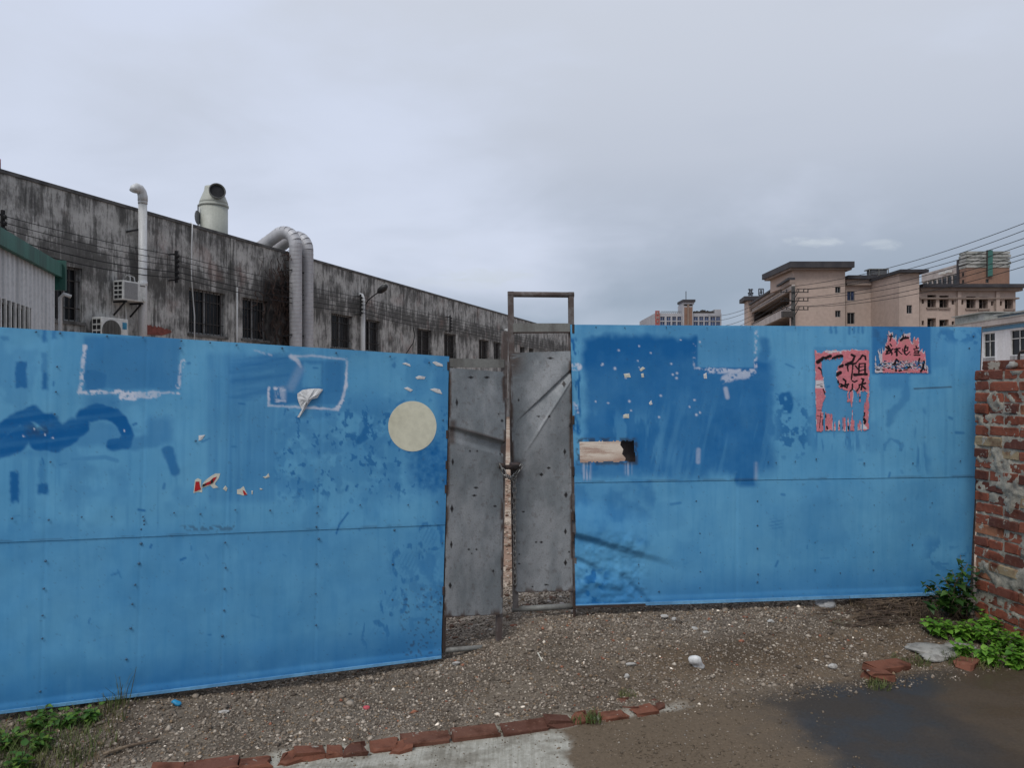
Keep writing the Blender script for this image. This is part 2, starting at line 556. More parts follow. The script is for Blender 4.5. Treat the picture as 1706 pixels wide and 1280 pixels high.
def ground_colour(x, y):
    d = kerb_d(x, y)
    n1, n2, n3 = fbm(x * 1.7 + 3, y * 1.7, 5), fbm(x * 6 + 9, y * 6, 4), fbm(x * 28, y * 28 + 5, 3)
    c = np.zeros(x.shape + (3,)) + np.array((0.168, 0.138, 0.106))
    c = mix3(c, (0.118, 0.095, 0.072), sst(0.45, 0.62, n2))
    c = mix3(c, (0.19, 0.165, 0.138), sst(0.5, 0.62, n1) * 0.5)
    c = mix3(c, (0.125, 0.088, 0.055), sst(0.3, 1.0, x) * sst(0.70, 0.35, d) * sst(-0.3, 0.1, d) * 0.85)
    c = mix3(c, (0.062, 0.045, 0.030), sst(0.9, 1.4, x) * sst(0.62, 0.4, d) * sst(0.1, 0.3, d) * sst(.42, .6, n1) * 0.8)
    # the yard behind the gate: dry pale sandy rubble
    yard = sst(1.02, 1.7, d)
    c = mix3(c, (0.50, 0.42, 0.34), yard * 0.9)
    c = mix3(c, (0.27, 0.17, 0.12), yard * sst(0.48, 0.60, fbm(x * 0.6, y * 1.3, 5)) * 0.9)
    # the road: concrete on the left, then brown mud, then a wet dark stretch
    road = sst(0.01, -0.03, d + (n2 - 0.5) * 0.05)
    conc = mix3(np.zeros(x.shape + (3,)) + np.array((0.43, 0.415, 0.36)), (0.30, 0.28, 0.235), sst(0.42, 0.62, n2))
    conc = mix3(conc, (0.53, 0.515, 0.455), sst(0.5, 0.65, n3) * 0.5)
    conc = mix3(conc, (0.23, 0.21, 0.17), sst(.56, .62, fbm(x * 3 + y * 9, y * 26 - x * 7, 4)) * .5)
    c = c * (1 - road[..., None]) + conc * road[..., None]
    mud = sst(0.0, 0.06, x - 0.20 + (n2 - 0.5) * 0.30 + (y - 3.2) * -0.12) * sst(0.34, 0.06, d)
    edge = sst(-0.10, -0.06, d + (n2 - .5) * .16) * sst(0.98, 0.75, x)       # a rim of concrete survives beside the kerb
    mud = mud * (1 - 0.9 * edge)
    c = mix3(c, (0.150, 0.112, 0.076), mud)
    c = mix3(c, (0.17, 0.135, 0.10), mud * sst(0.5, 0.62, n1) * 0.6)
    wet = wetness(x, y)
    c = mix3(c, (0.046, 0.041, 0.037), wet * 0.93)
    c = mix3(c, (0.098, 0.070, 0.044), wet * sst(2.1, 2.4, x + (n1 - .5)) * 0.7)
    return c


def wetness(x, y):
    d = kerb_d(x, y)
    n = fbm(x * 2.4 + 40, y * 2.4, 4)
    n2 = fbm(x * 9 + 4, y * 9, 4)
    return sst(-0.05, 0.34, x - 1.12 + (n - 0.5) * 0.85 + (n2 - .5) * .22) * sst(0.02, -0.16, d + (n - 0.5) * 0.30)


def ground_grid(xs, ys, name, mat, keep=None, rough=0.0):
    X, Y = np.meshgrid(xs, ys)
    d = kerb_d(X, Y)
    Z = ground_h(X, Y)
    roadm = sst(0.02, -0.03, d)
    rel = (fbm(X * 5, Y * 5, 4) - 0.5) * 0.035 + (fbm(X * 22, Y * 22, 3) - 0.5) * 0.014
    Z = Z + rel * (1 - roadm) * rough + roadm * (-0.022 * sst(1.2, .7, X) + (fbm(X * 3, Y * 3, 3) - 0.5) * 0.008) * rough
    c = ground_colour(X, Y)
    w = wetness(X, Y)
    nx, ny = len(xs), len(ys)
    idx = np.arange(nx * ny).reshape(ny, nx)
    Q = np.stack([idx[:-1, :-1], idx[:-1, 1:], idx[1:, 1:], idx[1:, :-1]], -1).reshape(-1, 4)
    if keep is not None:
        qx = (X[:-1, :-1] + X[1:, 1:]).ravel() / 2
        qy = (Y[:-1, :-1] + Y[1:, 1:]).ravel() / 2
        Q = Q[keep(qx, qy)]
    V = np.stack([X, Y, Z], -1).reshape(-1, 3)
    used = np.unique(Q)
    remap = np.zeros(len(V), int)
    remap[used] = np.arange(len(used))
    A = np.concatenate([c.reshape(-1, 3), np.ones((nx * ny, 1))], 1)
    Wt = np.stack([w.ravel(), sst(1.3, 2.4, d).ravel(), sst(.30, .12, X).ravel(), np.ones(nx * ny)], -1)
    return kind(np_mesh(name, V[used], remap[Q], mat, smooth=True, attrs={'tint': A[used], 'wet': Wt[used]}), 'structure')


def ground_mat(name, road=False):
    m, N, setp = new_mat(name)
    nd = m.node_tree.nodes.new('ShaderNodeVertexColor')
    nd.layer_name = 'tint'
    wd = m.node_tree.nodes.new('ShaderNodeVertexColor')
    wd.layer_name = 'wet'
    co = coords(N)
    fn = N.noise(co, 70, 4, 0.7)
    gr = N.n('ShaderNodeTexVoronoi', _out=1, Vector=co, Scale=95.0)
    gv = N.n('ShaderNodeRGBToBW', i0=gr)
    col = N.mix(N.rng(fn, 0.3, 0.7, 0.0, 0.5), nd.outputs[0], N.mix(1.0, nd.outputs[0], (0.5, 0.48, 0.46), 'MULTIPLY'))
    ws = m.node_tree.nodes.new('ShaderNodeSeparateColor')
    m.node_tree.links.new(wd.outputs[0], ws.inputs[0])
    yn = N.noise(N.scale(co, (0.55, 0.35, 1)), 2.2, 7, 0.72, 0.3)
    col = N.mix(N.math('MULTIPLY', ws.outputs[1], N.rng(yn, 0.48, 0.60, 0.0, 0.85)), col, (0.22, 0.135, 0.095))
    wet_s = ws.outputs[0]
    dry = N.math('SUBTRACT', 1.0, wet_s, clamp=True)
    col = N.mix(N.math('MULTIPLY', N.rng(gv, 0.72, 0.9), N.math('MULTIPLY', dry, 0.06 if road else 0.35)), col, N.mix(1.0, nd.outputs[0], (2.2, 2.2, 2.2), 'MULTIPLY'))
    if road:       # the concrete was combed when it was laid
        cb = N.noise(N.n('ShaderNodeMapping', Vector=co, Rotation=(0, 0, 0.5), Scale=(1.0, 0.04, 1)), 75, 3, 0.6)
        col = N.mix(N.math('MULTIPLY', N.rng(cb, 0.42, 0.62, 0.0, 0.42), ws.outputs[2]), col, N.mix(1.0, nd.outputs[0], (0.5, 0.49, 0.45), 'MULTIPLY'))
        fn = N.math('ADD', fn, N.math('MULTIPLY', cb, 0.5))
    setp(Base_Color=col, Roughness=N.math('SUBTRACT', 0.92, N.math('MULTIPLY', N.math('MULTIPLY', wet_s, 0.60), N.rng(N.noise(co, 3, 4), 0.35, 0.6))), Specular_IOR_Level=0.25,
         Normal=bump(N, N.math('ADD', fn, N.math('MULTIPLY', gv, 0.4)), N.math('ADD', 0.12, N.math('MULTIPLY', dry, 0.38)), 0.01))
    return m


M_GROUND = ground_mat('dirt_and_gravel')
M_ROAD = ground_mat('combed_concrete', True)
NX, NY = np.arange(-4.2, 4.61, 0.0165), np.arange(1.6, 6.81, 0.0165)
NY = np.append(NY[NY < 6.8], 6.8)
NX = np.append(NX[NX < 4.6], 4.6)
ground_grid(NX, NY, 'ground', M_GROUND, lambda x, y: kerb_d(x, y) > 0.0, 1.0)
ground_grid(NX, NY, 'road', M_ROAD, lambda x, y: kerb_d(x, y) <= 0.0, 1.0)
fx = np.unique(np.concatenate([np.linspace(-4.2, 4.6, 23), -4.2 - np.geomspace(0.5, 1500, 22), 4.6 + np.geomspace(0.5, 1500, 22)]))
fy = np.unique(np.concatenate([np.linspace(1.6, 6.8, 13), 1.6 - np.geomspace(0.4, 300, 14), 6.8 + np.geomspace(0.4, 1800, 60)]))
o = ground_grid(fx, fy, 'yard', M_GROUND, lambda x, y: ~((x > -4.2) & (x < 4.6) & (y > 1.6) & (y < 6.8)), 0.0)
o.location.z = -0.012


# ------------------------------------------------------------------ the sheet-metal gate
class Plane:
    """an upright plane through p (x, y) along direction d (x, y); off > 0 lies towards the camera"""
    def __init__(self, p, d):
        self.p = np.array(p, float)
        self.d = np.array(d, float) / np.hypot(*d)
        n = np.array((self.d[1], -self.d[0]))
        self.n = n if n @ self.p < 0 else -n
        self.n3 = Vector((self.n[0], self.n[1], 0))

    def at(self, u, v, off=0.0):
        r = np.array(((u - U0) / F, 1.0))
        t = (self.p @ self.n + off) / (r @ self.n)
        return Vector((r[0] * t, t, EYE + (V0 - v) / F * t))


LEFT = Plane((-0.40, 4.40), (2.02, 1.0))
RIGHT = Plane((0.407, 4.85), (9.0, 1.0))


def px_of(P):
    return U0 + F * P[..., 0] / P[..., 1], V0 - F * (P[..., 2] - EYE) / P[..., 1]


def seg_d(u, v, pts):
    """distance to a polyline in photo units"""
    best = np.full(u.shape, 1e9)
    for (x0, y0), (x1, y1) in zip(pts[:-1], pts[1:]):
        dx, dy = x1 - x0, y1 - y0
        t = np.clip(((u - x0) * dx + (v - y0) * dy) / (dx * dx + dy * dy + 1e-9), 0, 1)
        best = np.minimum(best, np.hypot(u - x0 - t * dx, v - y0 - t * dy))
    return best


def stroke(u, v, pts, w, soft=4.0):
    return sst(w / 2 + soft, w / 2 - soft * 0.3, seg_d(u, v, pts))


def rect(u, v, a, soft=3.0):
    x0, y0, x1, y1 = a
    return sst(x0 - soft, x0 + soft, u) * sst(x1 + soft, x1 - soft, u) * sst(y0 - soft, y0 + soft, v) * sst(y1 + soft, y1 - soft, v)


def inside(u, v, poly):
    r = np.zeros(u.shape, bool)
    n = len(poly)
    for i in range(n):
        (x0, y0), (x1, y1) = poly[i], poly[(i + 1) % n]
        if y0 == y1:
            continue
        c = (y0 > v) != (y1 > v)
        r ^= c & (u < (x1 - x0) * (v - y0) / (y1 - y0) + x0)
    return r


def sheet(name, plane, tl, tr, br, bl, nu, nv, off, mat, parent, wear, relief=None, hole=None, label=None):
    a, b, c, d = (np.array(plane.at(*q, off)) for q in (tl, tr, br, bl))
    s, t = np.meshgrid(np.linspace(0, 1, nu), np.linspace(0, 1, nv))
    P = (a[None, None] * ((1 - s) * (1 - t))[..., None] + b * (s * (1 - t))[..., None] + c * (s * t)[..., None] + d * ((1 - s) * t)[..., None])
    u, v = px_of(P)
    A = wear(u, v)
    if relief is not None:
        P = P + relief(u, v)[..., None] * np.array((plane.n[0], plane.n[1], 0.0))
    idx = np.arange(nu * nv).reshape(nv, nu)
    Q = np.stack([idx[:-1, :-1], idx[1:, :-1], idx[1:, 1:], idx[:-1, 1:]], -1).reshape(-1, 4)
    if hole is not None:
        cu, cv = (u[:-1, :-1] + u[1:, 1:]) / 2, (v[:-1, :-1] + v[1:, 1:]) / 2
        Q = Q[~hole(cu, cv).ravel()]
    A = np.clip(np.stack(list(A) + [np.ones_like(u)], -1), 0, 1).reshape(-1, 4)
    o = np_mesh(name, P.reshape(-1, 3), Q, mat, parent, True, {'wear': A})
    if label:
        o['label'] = label
    return o


def blots(u, v, seed, sc, lo, hi, st=1.0):
    return sst(lo, hi, fbm(u / sc + seed * 13.7, v / (sc * st) + seed * 7.1, 4))


def wear_left(u, v):
    n = fbm(u / 30, v / 30, 4)
    fine = fbm(u / 7, v / 7, 3)
    wu, wv = u + (n - .5) * 14, v + (fbm(u / 26 + 50, v / 26, 3) - .5) * 12
    brush = fbm(u / 90 + v / 60, v / 8 + u / 70, 4)
    drip = fbm(u / 6, v / 190, 3)
    fr = np.zeros(u.shape)
    add = lambda m, k: np.maximum(fr, m * k)
    fr = add(rect(wu, wv, (140, 560, 300, 650), 5), 0.50)
    fr = add(rect(wu, wv, (140, 616, 178, 650), 6), 0.66)
    fr = add(rect(wu, wv, (146, 655, 205, 692), 14), 0.45)
    fr = add(rect(u, v, (345, 588, 462, 838), 9) * (0.55 + 0.9 * (drip - .4)), 0.50)
    for r, k in (((25, 601, 45, 648), .85), ((69, 588, 79, 622), .45), ((70, 621, 80, 650), .8), ((17, 787, 32, 837), .92), ((62, 806, 80, 824), .85), ((64, 768, 75, 806), .35), ((70, 545, 78, 570), .7), ((86, 548, 94, 566), .6), ((0, 560, 15, 566), .5)):
        fr = add(rect(u + (fine - .5) * 5, v + (fine - .5) * 7, r, 3), k)
    scr = np.maximum.reduce([
        stroke(wu, wv, [(-30, 735), (0, 720), (28, 700), (58, 692), (88, 706), (112, 728)], 24, 5),
        stroke(wu, wv, [(-30, 757), (0, 750), (26, 738), (34, 728)], 30, 5),
        stroke(wu, wv, [(45, 715), (62, 740), (95, 742), (122, 728), (136, 708), (142, 692), (165, 685), (192, 690), (206, 708), (214, 725), (208, 742), (188, 742)], 19, 5),
        stroke(wu, wv, [(70, 728), (100, 725), (120, 712)], 26, 6)])
    fr = add(scr * (0.75 + 0.5 * brush), 0.95)
    fr = add(stroke(wu, wv, [(135, 725), (165, 718), (190, 728)], 34, 10), 0.35)
    fr = add(stroke(wu, wv, [(215, 742), (258, 735), (266, 708)], 18, 7), 0.42)
    fr = add(rect(wu, wv, (243, 695, 288, 738), 10), 0.42)
    fr = add(stroke(wu, wv, [(282, 752), (292, 784)], 16, 5), 0.70)
    fr = add(stroke(u, v, [(120, 766), (175, 762), (195, 768)], 5, 3), 0.35)
    fr = add(rect(u, v, (20, 748, 110, 762), 10), 0.3)
    # where the torn notice hung, and the brushed paint beside it
    fr = add(rect(u, v, (455, 600, 575, 676), 4), 0.55)
    fr = add(rect(wu, wv, (376, 592, 487, 668), 7) * (0.62 + 0.8 * (brush - .4)), 0.80)
    fr = add(rect(u, v, (540, 598, 574, 660), 8), 0.62)
    fr = add(rect(wu, wv, (448, 650, 500, 675), 4), 0.72)
    fr = fr * (1 - rect(wu, wv, (502, 604, 535, 646), 3) * 0.75)
    # hand prints and rubbed patches round the free end
    zone = rect(u, v, (455, 665, 760, 832), 28)
    fr = add(zone * blots(u, v, 1, 34, 0.42, 0.66), 0.42)
    fr = add(zone * blots(u, v, 1, 24, 0.53, 0.60), 0.34)
    fr = add(zone * blots(u, v, 4, 8, 0.62, 0.68, 1.5), 0.72)
    fr = add(stroke(wu, wv, [(612, 690), (616, 715), (600, 735)], 14, 5) * blots(u, v, 3, 8, .4, .5), 0.8)
    fr = add(rect(wu, wv, (684, 722, 770, 822), 22) * (0.5 + fine * .8), 0.80)
    fr = add(rect(wu, wv, (722, 580, 770, 880), 10), 0.42)
    fr = add(blots(u, v, 8, 26, 0.56, 0.64) * rect(u, v, (640, 590, 740, 660), 16), 0.5)
    fr = add(rect(u, v, (690, 876, 760, 1100), 14) * blots(u, v, 2, 24, 0.42, 0.64), 0.50)
    fr = add(rect(u, v, (640, 905, 742, 1090), 24) * blots(u, v, 6, 13, 0.55, 0.66), 0.42)
    for cx, cy, r in ((680, 940, 26), (655, 1002, 20), (625, 1062, 22), (716, 895, 20)):
        rr = np.hypot(u - cx, (v - cy) * 0.9)
        fr = add(sst(6, 2, np.abs(rr - r + (fine - .5) * 10)) * sst(.35, .6, fbm(u / 5, v / 14, 2)), 0.62)
        fr = add(sst(r, r * .5, rr) * (np.sin((u + v * .5) * 0.9) > 0.1), 0.38)
    dots = sst(0.66, 0.72, fbm(u / 4.2, v / 4.2, 2)) * rect(u, v, (668, 978, 738, 1096), 8)
    # screws have left streaks; the lower sheet is less bleached than the upper
    fr = add(sst(0.58, 0.75, drip) * sst(560, 900, v), 0.18)
    fr = add(rect(u, v, (-500, 880, 760, 1400), 14) * (0.16 + 0.22 * (n - .4)), 1.0)
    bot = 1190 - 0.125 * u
    fr = add(sst(105, 15, bot - v), 0.62 * np.clip(.7 + n * .5, 0, 1))  # deeper blue towards the bottom edge
    fr = add(blots(u, v, 12, 70, 0.52, 0.66) * 0.22, 1.0)
    fr = add(stroke(u, v, [(580, 855), (565, 875), (560, 890)], 2, 1.5), 0.8)
    for k in range(34):
        cu, cv = rl.uniform(-200, 735), rl.uniform(600, 1080)
        a, L = rl.uniform(-.5, .5) + (1.57 if rl.random() < .35 else 0), rl.uniform(3, 16)
        fr = add(stroke(u, v, [(cu, cv), (cu + L * math.cos(a), cv + L * math.sin(a))], rl.uniform(1, 3.5), 2), rl.uniform(.3, .8))
    gr = np.zeros(u.shape)
    gr = np.maximum(gr, rect(u, v, (43, 708, 88, 728), 8) * sst(.35, .6, fine) * 0.45)
    gr = np.maximum(gr, dots * 0.55)
    gr = np.maximum(gr, sst(2.2, .8, np.abs(v - (903 - 0.0404 * u) + 0.5)) * sst(.45, .6, n) * 0.35)
    gr = np.maximum(gr, rect(u, v, (300, 876, 395, 885), 2) * sst(.45, .6, fbm(u / 6, v / 6, 2)) * .5)
    gr = np.maximum(gr, blots(u, v, 21, 4, .76, .8) * .3)
    bl = np.zeros(u.shape)
    res = lambda pts, w, lo=.30, so=2.0: stroke(u + (fine - .5) * 3.5, v + (fine - .5) * 3.5, pts, w * (.35 + 1.3 * n), so) * sst(lo + .03, lo + .22, fbm(u / 4, v / 4, 3)) * np.clip(.45 + 1.1 * (n - .2), 0, 1)
    for m in (res([(141, 577), (135, 640), (131, 655)], 5), res([(131, 654), (200, 653)], 4), res([(206, 660), (264, 657)], 11, .25), res([(264, 655), (298, 655)], 2),
              res([(304, 603), (297, 644)], 5, .28), res([(306, 602), (302, 615)], 5),
              0.8 * res([(487, 594), (520, 593), (578, 599)], 2.2, .1), res([(578, 599), (577, 640), (573, 655), (571, 668)], 2.6, .1), res([(571, 668), (562, 681)], 4, .1),
              0.9 * res([(562, 682), (447, 676)], 2, .1), res([(447, 676), (448, 646)], 2, .15), 0.9 * res([(485, 594), (495, 600), (501, 611)], 4, .05, 3),
              res([(459, 648), (475, 650)], 3), res([(460, 668), (475, 668)], 3, .2), 0.5 * rect(u, v, (459, 645, 476, 668), 4) * sst(.3, .55, fbm(u / 3, v / 9, 2)),
              0.5 * res([(424, 584), (452, 592)], 2), 0.18 * stroke(u, v, [(500, 615), (485, 645)], 8, 8)):
        bl = np.maximum(bl, m)
    bl = np.maximum(bl, sst(2.2, .8, np.hypot(u - 207, v - 718)))
    for q in ((57, 715), (75, 725), (88, 730), (39, 727)):
        bl = np.maximum(bl, sst(2.4, .8, np.hypot(u - q[0], v - q[1])))
    return fr, gr, bl


rl = random.Random(3)


def wear_right(u, v):
    n = fbm(u / 32 + 90, v / 32, 4)
    fine = fbm(u / 7 + 30, v / 7, 3)
    wu, wv = u + (n - .5) * 22, v + (fbm(u / 22, v / 30 + 60, 3) - .5) * 20
    drip = fbm(u / 7, v / 180, 3)
    brush = fbm(u / 9 + v / 40, v / 90, 3)
    fr = np.zeros(u.shape)
    add = lambda m, k: np.maximum(fr, m * k)
    big = np.maximum.reduce([rect(wu, wv, (974, 560, 1168, 790), 9), rect(wu, wv, (1095, 600, 1288, 790), 12), rect(wu, v, (1228, 640, 1262, 812), 6),
                             rect(wu, wv, (1000, 700, 1190, 796), 16)])
    fr = add(big * np.clip(0.80 + 0.35 * (n - .5) + 0.25 * sst(640, 560, v), 0, 1), 0.95)
    fr = fr * (1 - 0.24 * sst(.46, .72, brush) * rect(u, v, (1060, 670, 1300, 830), 40))
    fr = fr * (1 - 0.5 * sst(.5, .66, fbm(u / 14, v / 60, 4)) * rect(u, v, (955, 690, 1100, 800), 20))
    fr = fr * (1 - rect(u, v, (1163, 546, 1256, 612), 3) * 0.85)
    fr = add(rect(u, v, (1163, 546, 1256, 612), 3), 0.28)
    fr = add(stroke(wu, v, [(1272, 570), (1278, 650), (1288, 720)], 12, 8), 0.6)
    fr = add(rect(wu, wv, (950, 560, 966, 720), 5) * sst(.45, .6, fbm(u / 5, v / 20, 3)), 0.9)
    fr = add(rect(wu, wv, (950, 770, 1075, 800), 10), 0.60)
    fr = add(rect(wu, wv, (950, 800, 1092, 905), 8) * (0.45 + blots(u, v, 31, 26, .36, .70) * .5), 0.55)
    fr = add(rect(wu, wv, (972, 948, 1012, 1012), 10) * sst(.4, .55, fbm(u / 11, v / 11, 3)), 0.85)
    fr = add(rect(u, v, (950, 945, 970, 1010), 6) * sst(.4, .6, fine), 0.6)
    # round the two notices and towards the brick wall
    fr = add(rect(u, v, (1452, 540, 1551, 624), 3), 0.72)
    fr = add(rect(u, v, (1356, 578, 1450, 722), 3), 0.30)
    fr = add(stroke(wu, wv, [(1508, 625), (1505, 660), (1482, 690), (1478, 705)], 10, 5), 0.38)
    fr = add(rect(wu, wv, (1470, 620, 1515, 645), 6), 0.30)
    fr = add(rect(wu, wv, (1524, 680, 1545, 790), 8) * sst(.42, .58, fbm(u / 9, v / 40, 3)), 0.5)
    fr = add(rect(u, v, (1560, 546, 1640, 572), 8) * blots(u, v, 33, 12, .42, .58), 0.6)
    fr = add(rect(u, v, (1618, 546, 1650, 620), 7) * blots(u, v, 35, 9, .5, .6), 0.6)
    for x0 in (1382, 1390, 1412, 1420, 1428, 1435):
        fr = add(rect(u + (fine - .5) * 4, v + (fine - .5) * 8, (x0, 540, x0 + 4, 556), 2), 0.6)
    fr = add(stroke(wu, wv, [(1305, 668), (1312, 675)], 22, 5) * sst(.3, .5, fine), 0.85)
    fr = add(rect(u, v, (1290, 672, 1350, 760), 18) * blots(u, v, 36, 11, .54, .62), 0.7)
    fr = add(rect(u, v, (1355, 712, 1450, 750), 10) * sst(.55, .65, fbm(u / 5, v / 50, 3)), 0.5)
    fr = add(rect(u, v, (1280, 862, 1305, 884), 6) * (np.sin(v * 1.1 + u * .2) > 0), 0.45)
    rr = np.hypot(u - 1488, (v - 746) * 1.1)
    fr = add(sst(5, 1.5, np.abs(rr - 14 + (fine - .5) * 8)) * (v < 752), 0.4)
    fr = add(rect(u, v, (1540, 895, 1615, 960), 14) * blots(u, v, 38, 14, .48, .6), 0.5)
    fr = add(blots(u, v, 41, 80, 0.50, 0.64) * 0.22, 1.0)
    fr = add(sst(0.58, 0.75, drip), 0.15)
    fr = add(rect(u, v, (900, 800, 1700, 1100), 8) * (0.10 + 0.2 * (n - .4)), 1.0)
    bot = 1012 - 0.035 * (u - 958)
    fr = add(sst(88, 8, bot - v), 0.55 * np.clip(.7 + n * .5, 0, 1))  # deeper blue along the foot of the leaf
    fr = add(sst(1590, 1630, u), 0.25)  # shade beside the brick wall, painted in as deeper blue
    for k in range(40):
        cu, cv = rl.uniform(1060, 1620), rl.uniform(560, 980)
        a, L = rl.uniform(-.6, .6) + (1.57 if rl.random() < .4 else 0), rl.uniform(3, 18)
        fr = add(stroke(u, v, [(cu, cv), (cu + L * math.cos(a), cv + L * math.sin(a))], rl.uniform(1, 3.5), 2), rl.uniform(.25, .7))
    gr = np.zeros(u.shape)
    gr = np.maximum(gr, stroke(u, v, [(1523, 648), (1584, 645)], 1.6, 1.2) * .8)
    gr = np.maximum(gr, rect(u, v, (960, 730, 1063, 775), 2.5) * sst(.38, .6, fine) * 0.8)
    gr = np.maximum(gr, rect(u, v, (950, 780, 958, 1012), 2) * sst(.42, .6, fbm(u / 4, v / 16, 3)) * 0.9)
    gr = np.maximum(gr, sst(2.2, .8, np.abs(v - (803 - 0.015 * (u - 958)))) * sst(.45, .6, n) * .4)
    gr = np.maximum(gr, blots(u, v, 47, 4, .76, .8) * .3)
    gr = np.maximum(gr, rect(u, v, (1455, 540, 1500, 575), 8) * sst(.45, .6, fbm(u / 16, v / 8, 3)) * 0.3)
    bl = np.zeros(u.shape)
    res = lambda pts, w, lo=.30, so=2.0: stroke(u + (fine - .5) * 3.5, v + (fine - .5) * 3.5, pts, w * (.35 + 1.3 * n), so) * sst(lo + .03, lo + .22, fbm(u / 4, v / 4, 3)) * np.clip(.45 + 1.1 * (n - .2), 0, 1)
    for m in (res([(1183, 618), (1256, 620)], 7, .28), 0.7 * stroke(wu, v, [(1207, 632), (1222, 626), (1245, 624)], 12, 4) * sst(.35, .5, fine), res([(1159, 614), (1175, 614)], 3), res([(1260, 552), (1259, 615)], 3, .42),
              res([(1157, 575), (1156, 611)], 4, .5), res([(956, 612), (963, 612)], 9, .35), res([(958, 670), (961, 690)], 6, .4), 0.6 * stroke(u, v, [(1209, 648), (1212, 662)], 5, 3),
              0.4 * stroke(u, v, [(1164, 750), (1163, 770)], 5, 3), 0.3 * rect(u, v, (1256, 770, 1262, 800), 3) * sst(.4, .6, drip), 0.5 * rect(u, v, (970, 772, 984, 800), 4) * sst(.5, .6, fbm(u / 3, v / 60, 2)),
              0.4 * rect(u, v, (1042, 772, 1052, 792), 4) * sst(.5, .6, fbm(u / 3, v / 60, 2))):
        bl = np.maximum(bl, m)
    for k in range(26):
        cu, cv = rl.uniform(985, 1170), rl.uniform(565, 705)
        bl = np.maximum(bl, sst(rl.uniform(1.6, 3.4), .6, np.hypot(u - cu, (v - cv) * rl.uniform(.7, 1.3))) * .9)
    return fr, gr, bl


def relief_left(u, v):
    r = (fbm(u / 130, v / 130, 3) - .5) * 0.020
    for c, r0 in ((235, 1), (375, 1), (530, 1), (75, 1)):
        r = r - 0.0012 * sst(4.0, 0.0, np.abs(u - c + (v - 900) * 0.03))
    r = r + 0.006 * sst(12, 2, np.abs(v - (1190 - 0.125 * u) + 7))
    return r


def relief_right(u, v):
    r = (fbm(u / 120 + 7, v / 120, 3) - .5) * 0.018
    # the crumpled lower corner by the wicket: a long dent and creases
    ax, ay, bx, by = 958, 884, 1150, 942
    t = ((u - ax) * (bx - ax) + (v - ay) * (by - ay)) / ((bx - ax) ** 2 + (by - ay) ** 2)
    dd = (v - (ay + t * (by - ay)))
    prof = np.where(dd < 0, sst(-60, 0, dd), sst(13, 0, dd))
    r = r + 0.034 * prof * sst(1.04, 0.2, t) * sst(-.15, 0.0, t)
    r = r - 0.012 * sst(9, 0, np.abs(seg_d(u, v, [(960, 935), (985, 945), (1005, 968)])))
    r = r - 0.016 * sst(10, 0, seg_d(u, v, [(1038, 962), (1060, 985), (1080, 1008)])) * sst(1000, 1060, u)
    r = r + 0.012 * sst(14, 0, seg_d(u, v, [(958, 985), (985, 968), (1030, 975)]))
    r = r + (fbm(u / 18, v / 18, 3) - .5) * 0.026 * rect(u, v, (958, 890, 1075, 1015), 22)
    r = r - 0.002 * sst(4.0, 0.0, np.abs(u - 1226)) * (v > 790)
    r = r + 0.005 * sst(10, 2, np.abs(v - (1012 - 0.035 * (u - 958)) + 6))
    return r


def rivet_mesh():
    m = MB().lathe((0, 0, 0), [(0, .0062), (.0025, .0058), (.0042, .0034), (.005, .001)], 8).mesh('rivet')
    m.materials.append(simple('painted_rivet', (0.045, 0.13, 0.23), 0.6, 0.1, (0.035, 0.06, 0.09), 60))
    return m


RIVET = rivet_mesh()


def put_rivet(plane, u, v, off, parent, s=1.0):
    o = link(bpy.data.objects.new('rivet', RIVET), parent)
    o.location = plane.at(u, v, off)
    o.rotation_euler = plane.n3.to_track_quat('Z', 'Y').to_euler()
    o.scale = (s, s, s)


gl = thing('gate_leaf', 'long blue sheet-metal gate leaf with a cream disc and smeared scribbles', 'gate')
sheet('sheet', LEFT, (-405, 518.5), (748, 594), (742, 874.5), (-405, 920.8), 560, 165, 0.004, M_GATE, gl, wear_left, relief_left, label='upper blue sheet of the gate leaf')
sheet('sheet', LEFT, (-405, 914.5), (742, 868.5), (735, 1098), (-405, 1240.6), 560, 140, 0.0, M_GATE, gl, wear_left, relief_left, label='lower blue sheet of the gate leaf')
MB().bar(LEFT.at(-405, 1238, .012), LEFT.at(735, 1095.5, .012), .010, .014).build('bottom_lip', simple('pale_blue_edge', (0.16, 0.38, 0.60), 0.5, 0, (0.10, 0.27, 0.47), 6), gl)
for (a, b) in (((-405, 530), (745, 606)), ((-405, 915), (740, 868)), ((-405, 1222), (733, 1083))):
    MB().bar(LEFT.at(*a, -.035), LEFT.at(*b, -.035), .045, .045).build('frame_rail', M_RUST, gl)
for (a, b) in (((-403, 524), (-403, 1238)), ((200, 562), (200, 1160)), ((740, 597), (729, 1096))):
    MB().bar(LEFT.at(*a, -.082), LEFT.at(*b, -.082), .045, .045, LEFT.n3).build('frame_post', M_RUST, gl)
MB().tube([LEFT.at(-412, 500, -.03), LEFT.at(-412, 1262, -.03)], .035, 10).build('hinge_post', M_RUST, gl)
for c, vs in (((0.03, 78), (938, 981, 1026, 1068, 1150)), ((0.09, 236), (905, 940, 972, 1010, 1050, 1100)), ((0.03, 377), (908, 947, 982, 1016, 1060)), ((0.02, 530), (900, 941, 990, 1040)), ((0.02, 655), (885, 940, 996))):
    for v in vs:
        put_rivet(LEFT, c[1] - c[0] * (v - 905) * 1.5 + rnd.uniform(-2, 2), v + rnd.uniform(-4, 4), .0035, gl, rnd.uniform(.8, 1.15))
for u in (-120, -40, 20, 81, 136, 186, 238, 290, 334, 392, 450, 530, 600, 680, 728):
    v = 885 - 0.0404 * u - rnd.uniform(-1, 6)
    put_rivet(LEFT, u, v - 14, .0105, gl, rnd.uniform(.7, 1.0))
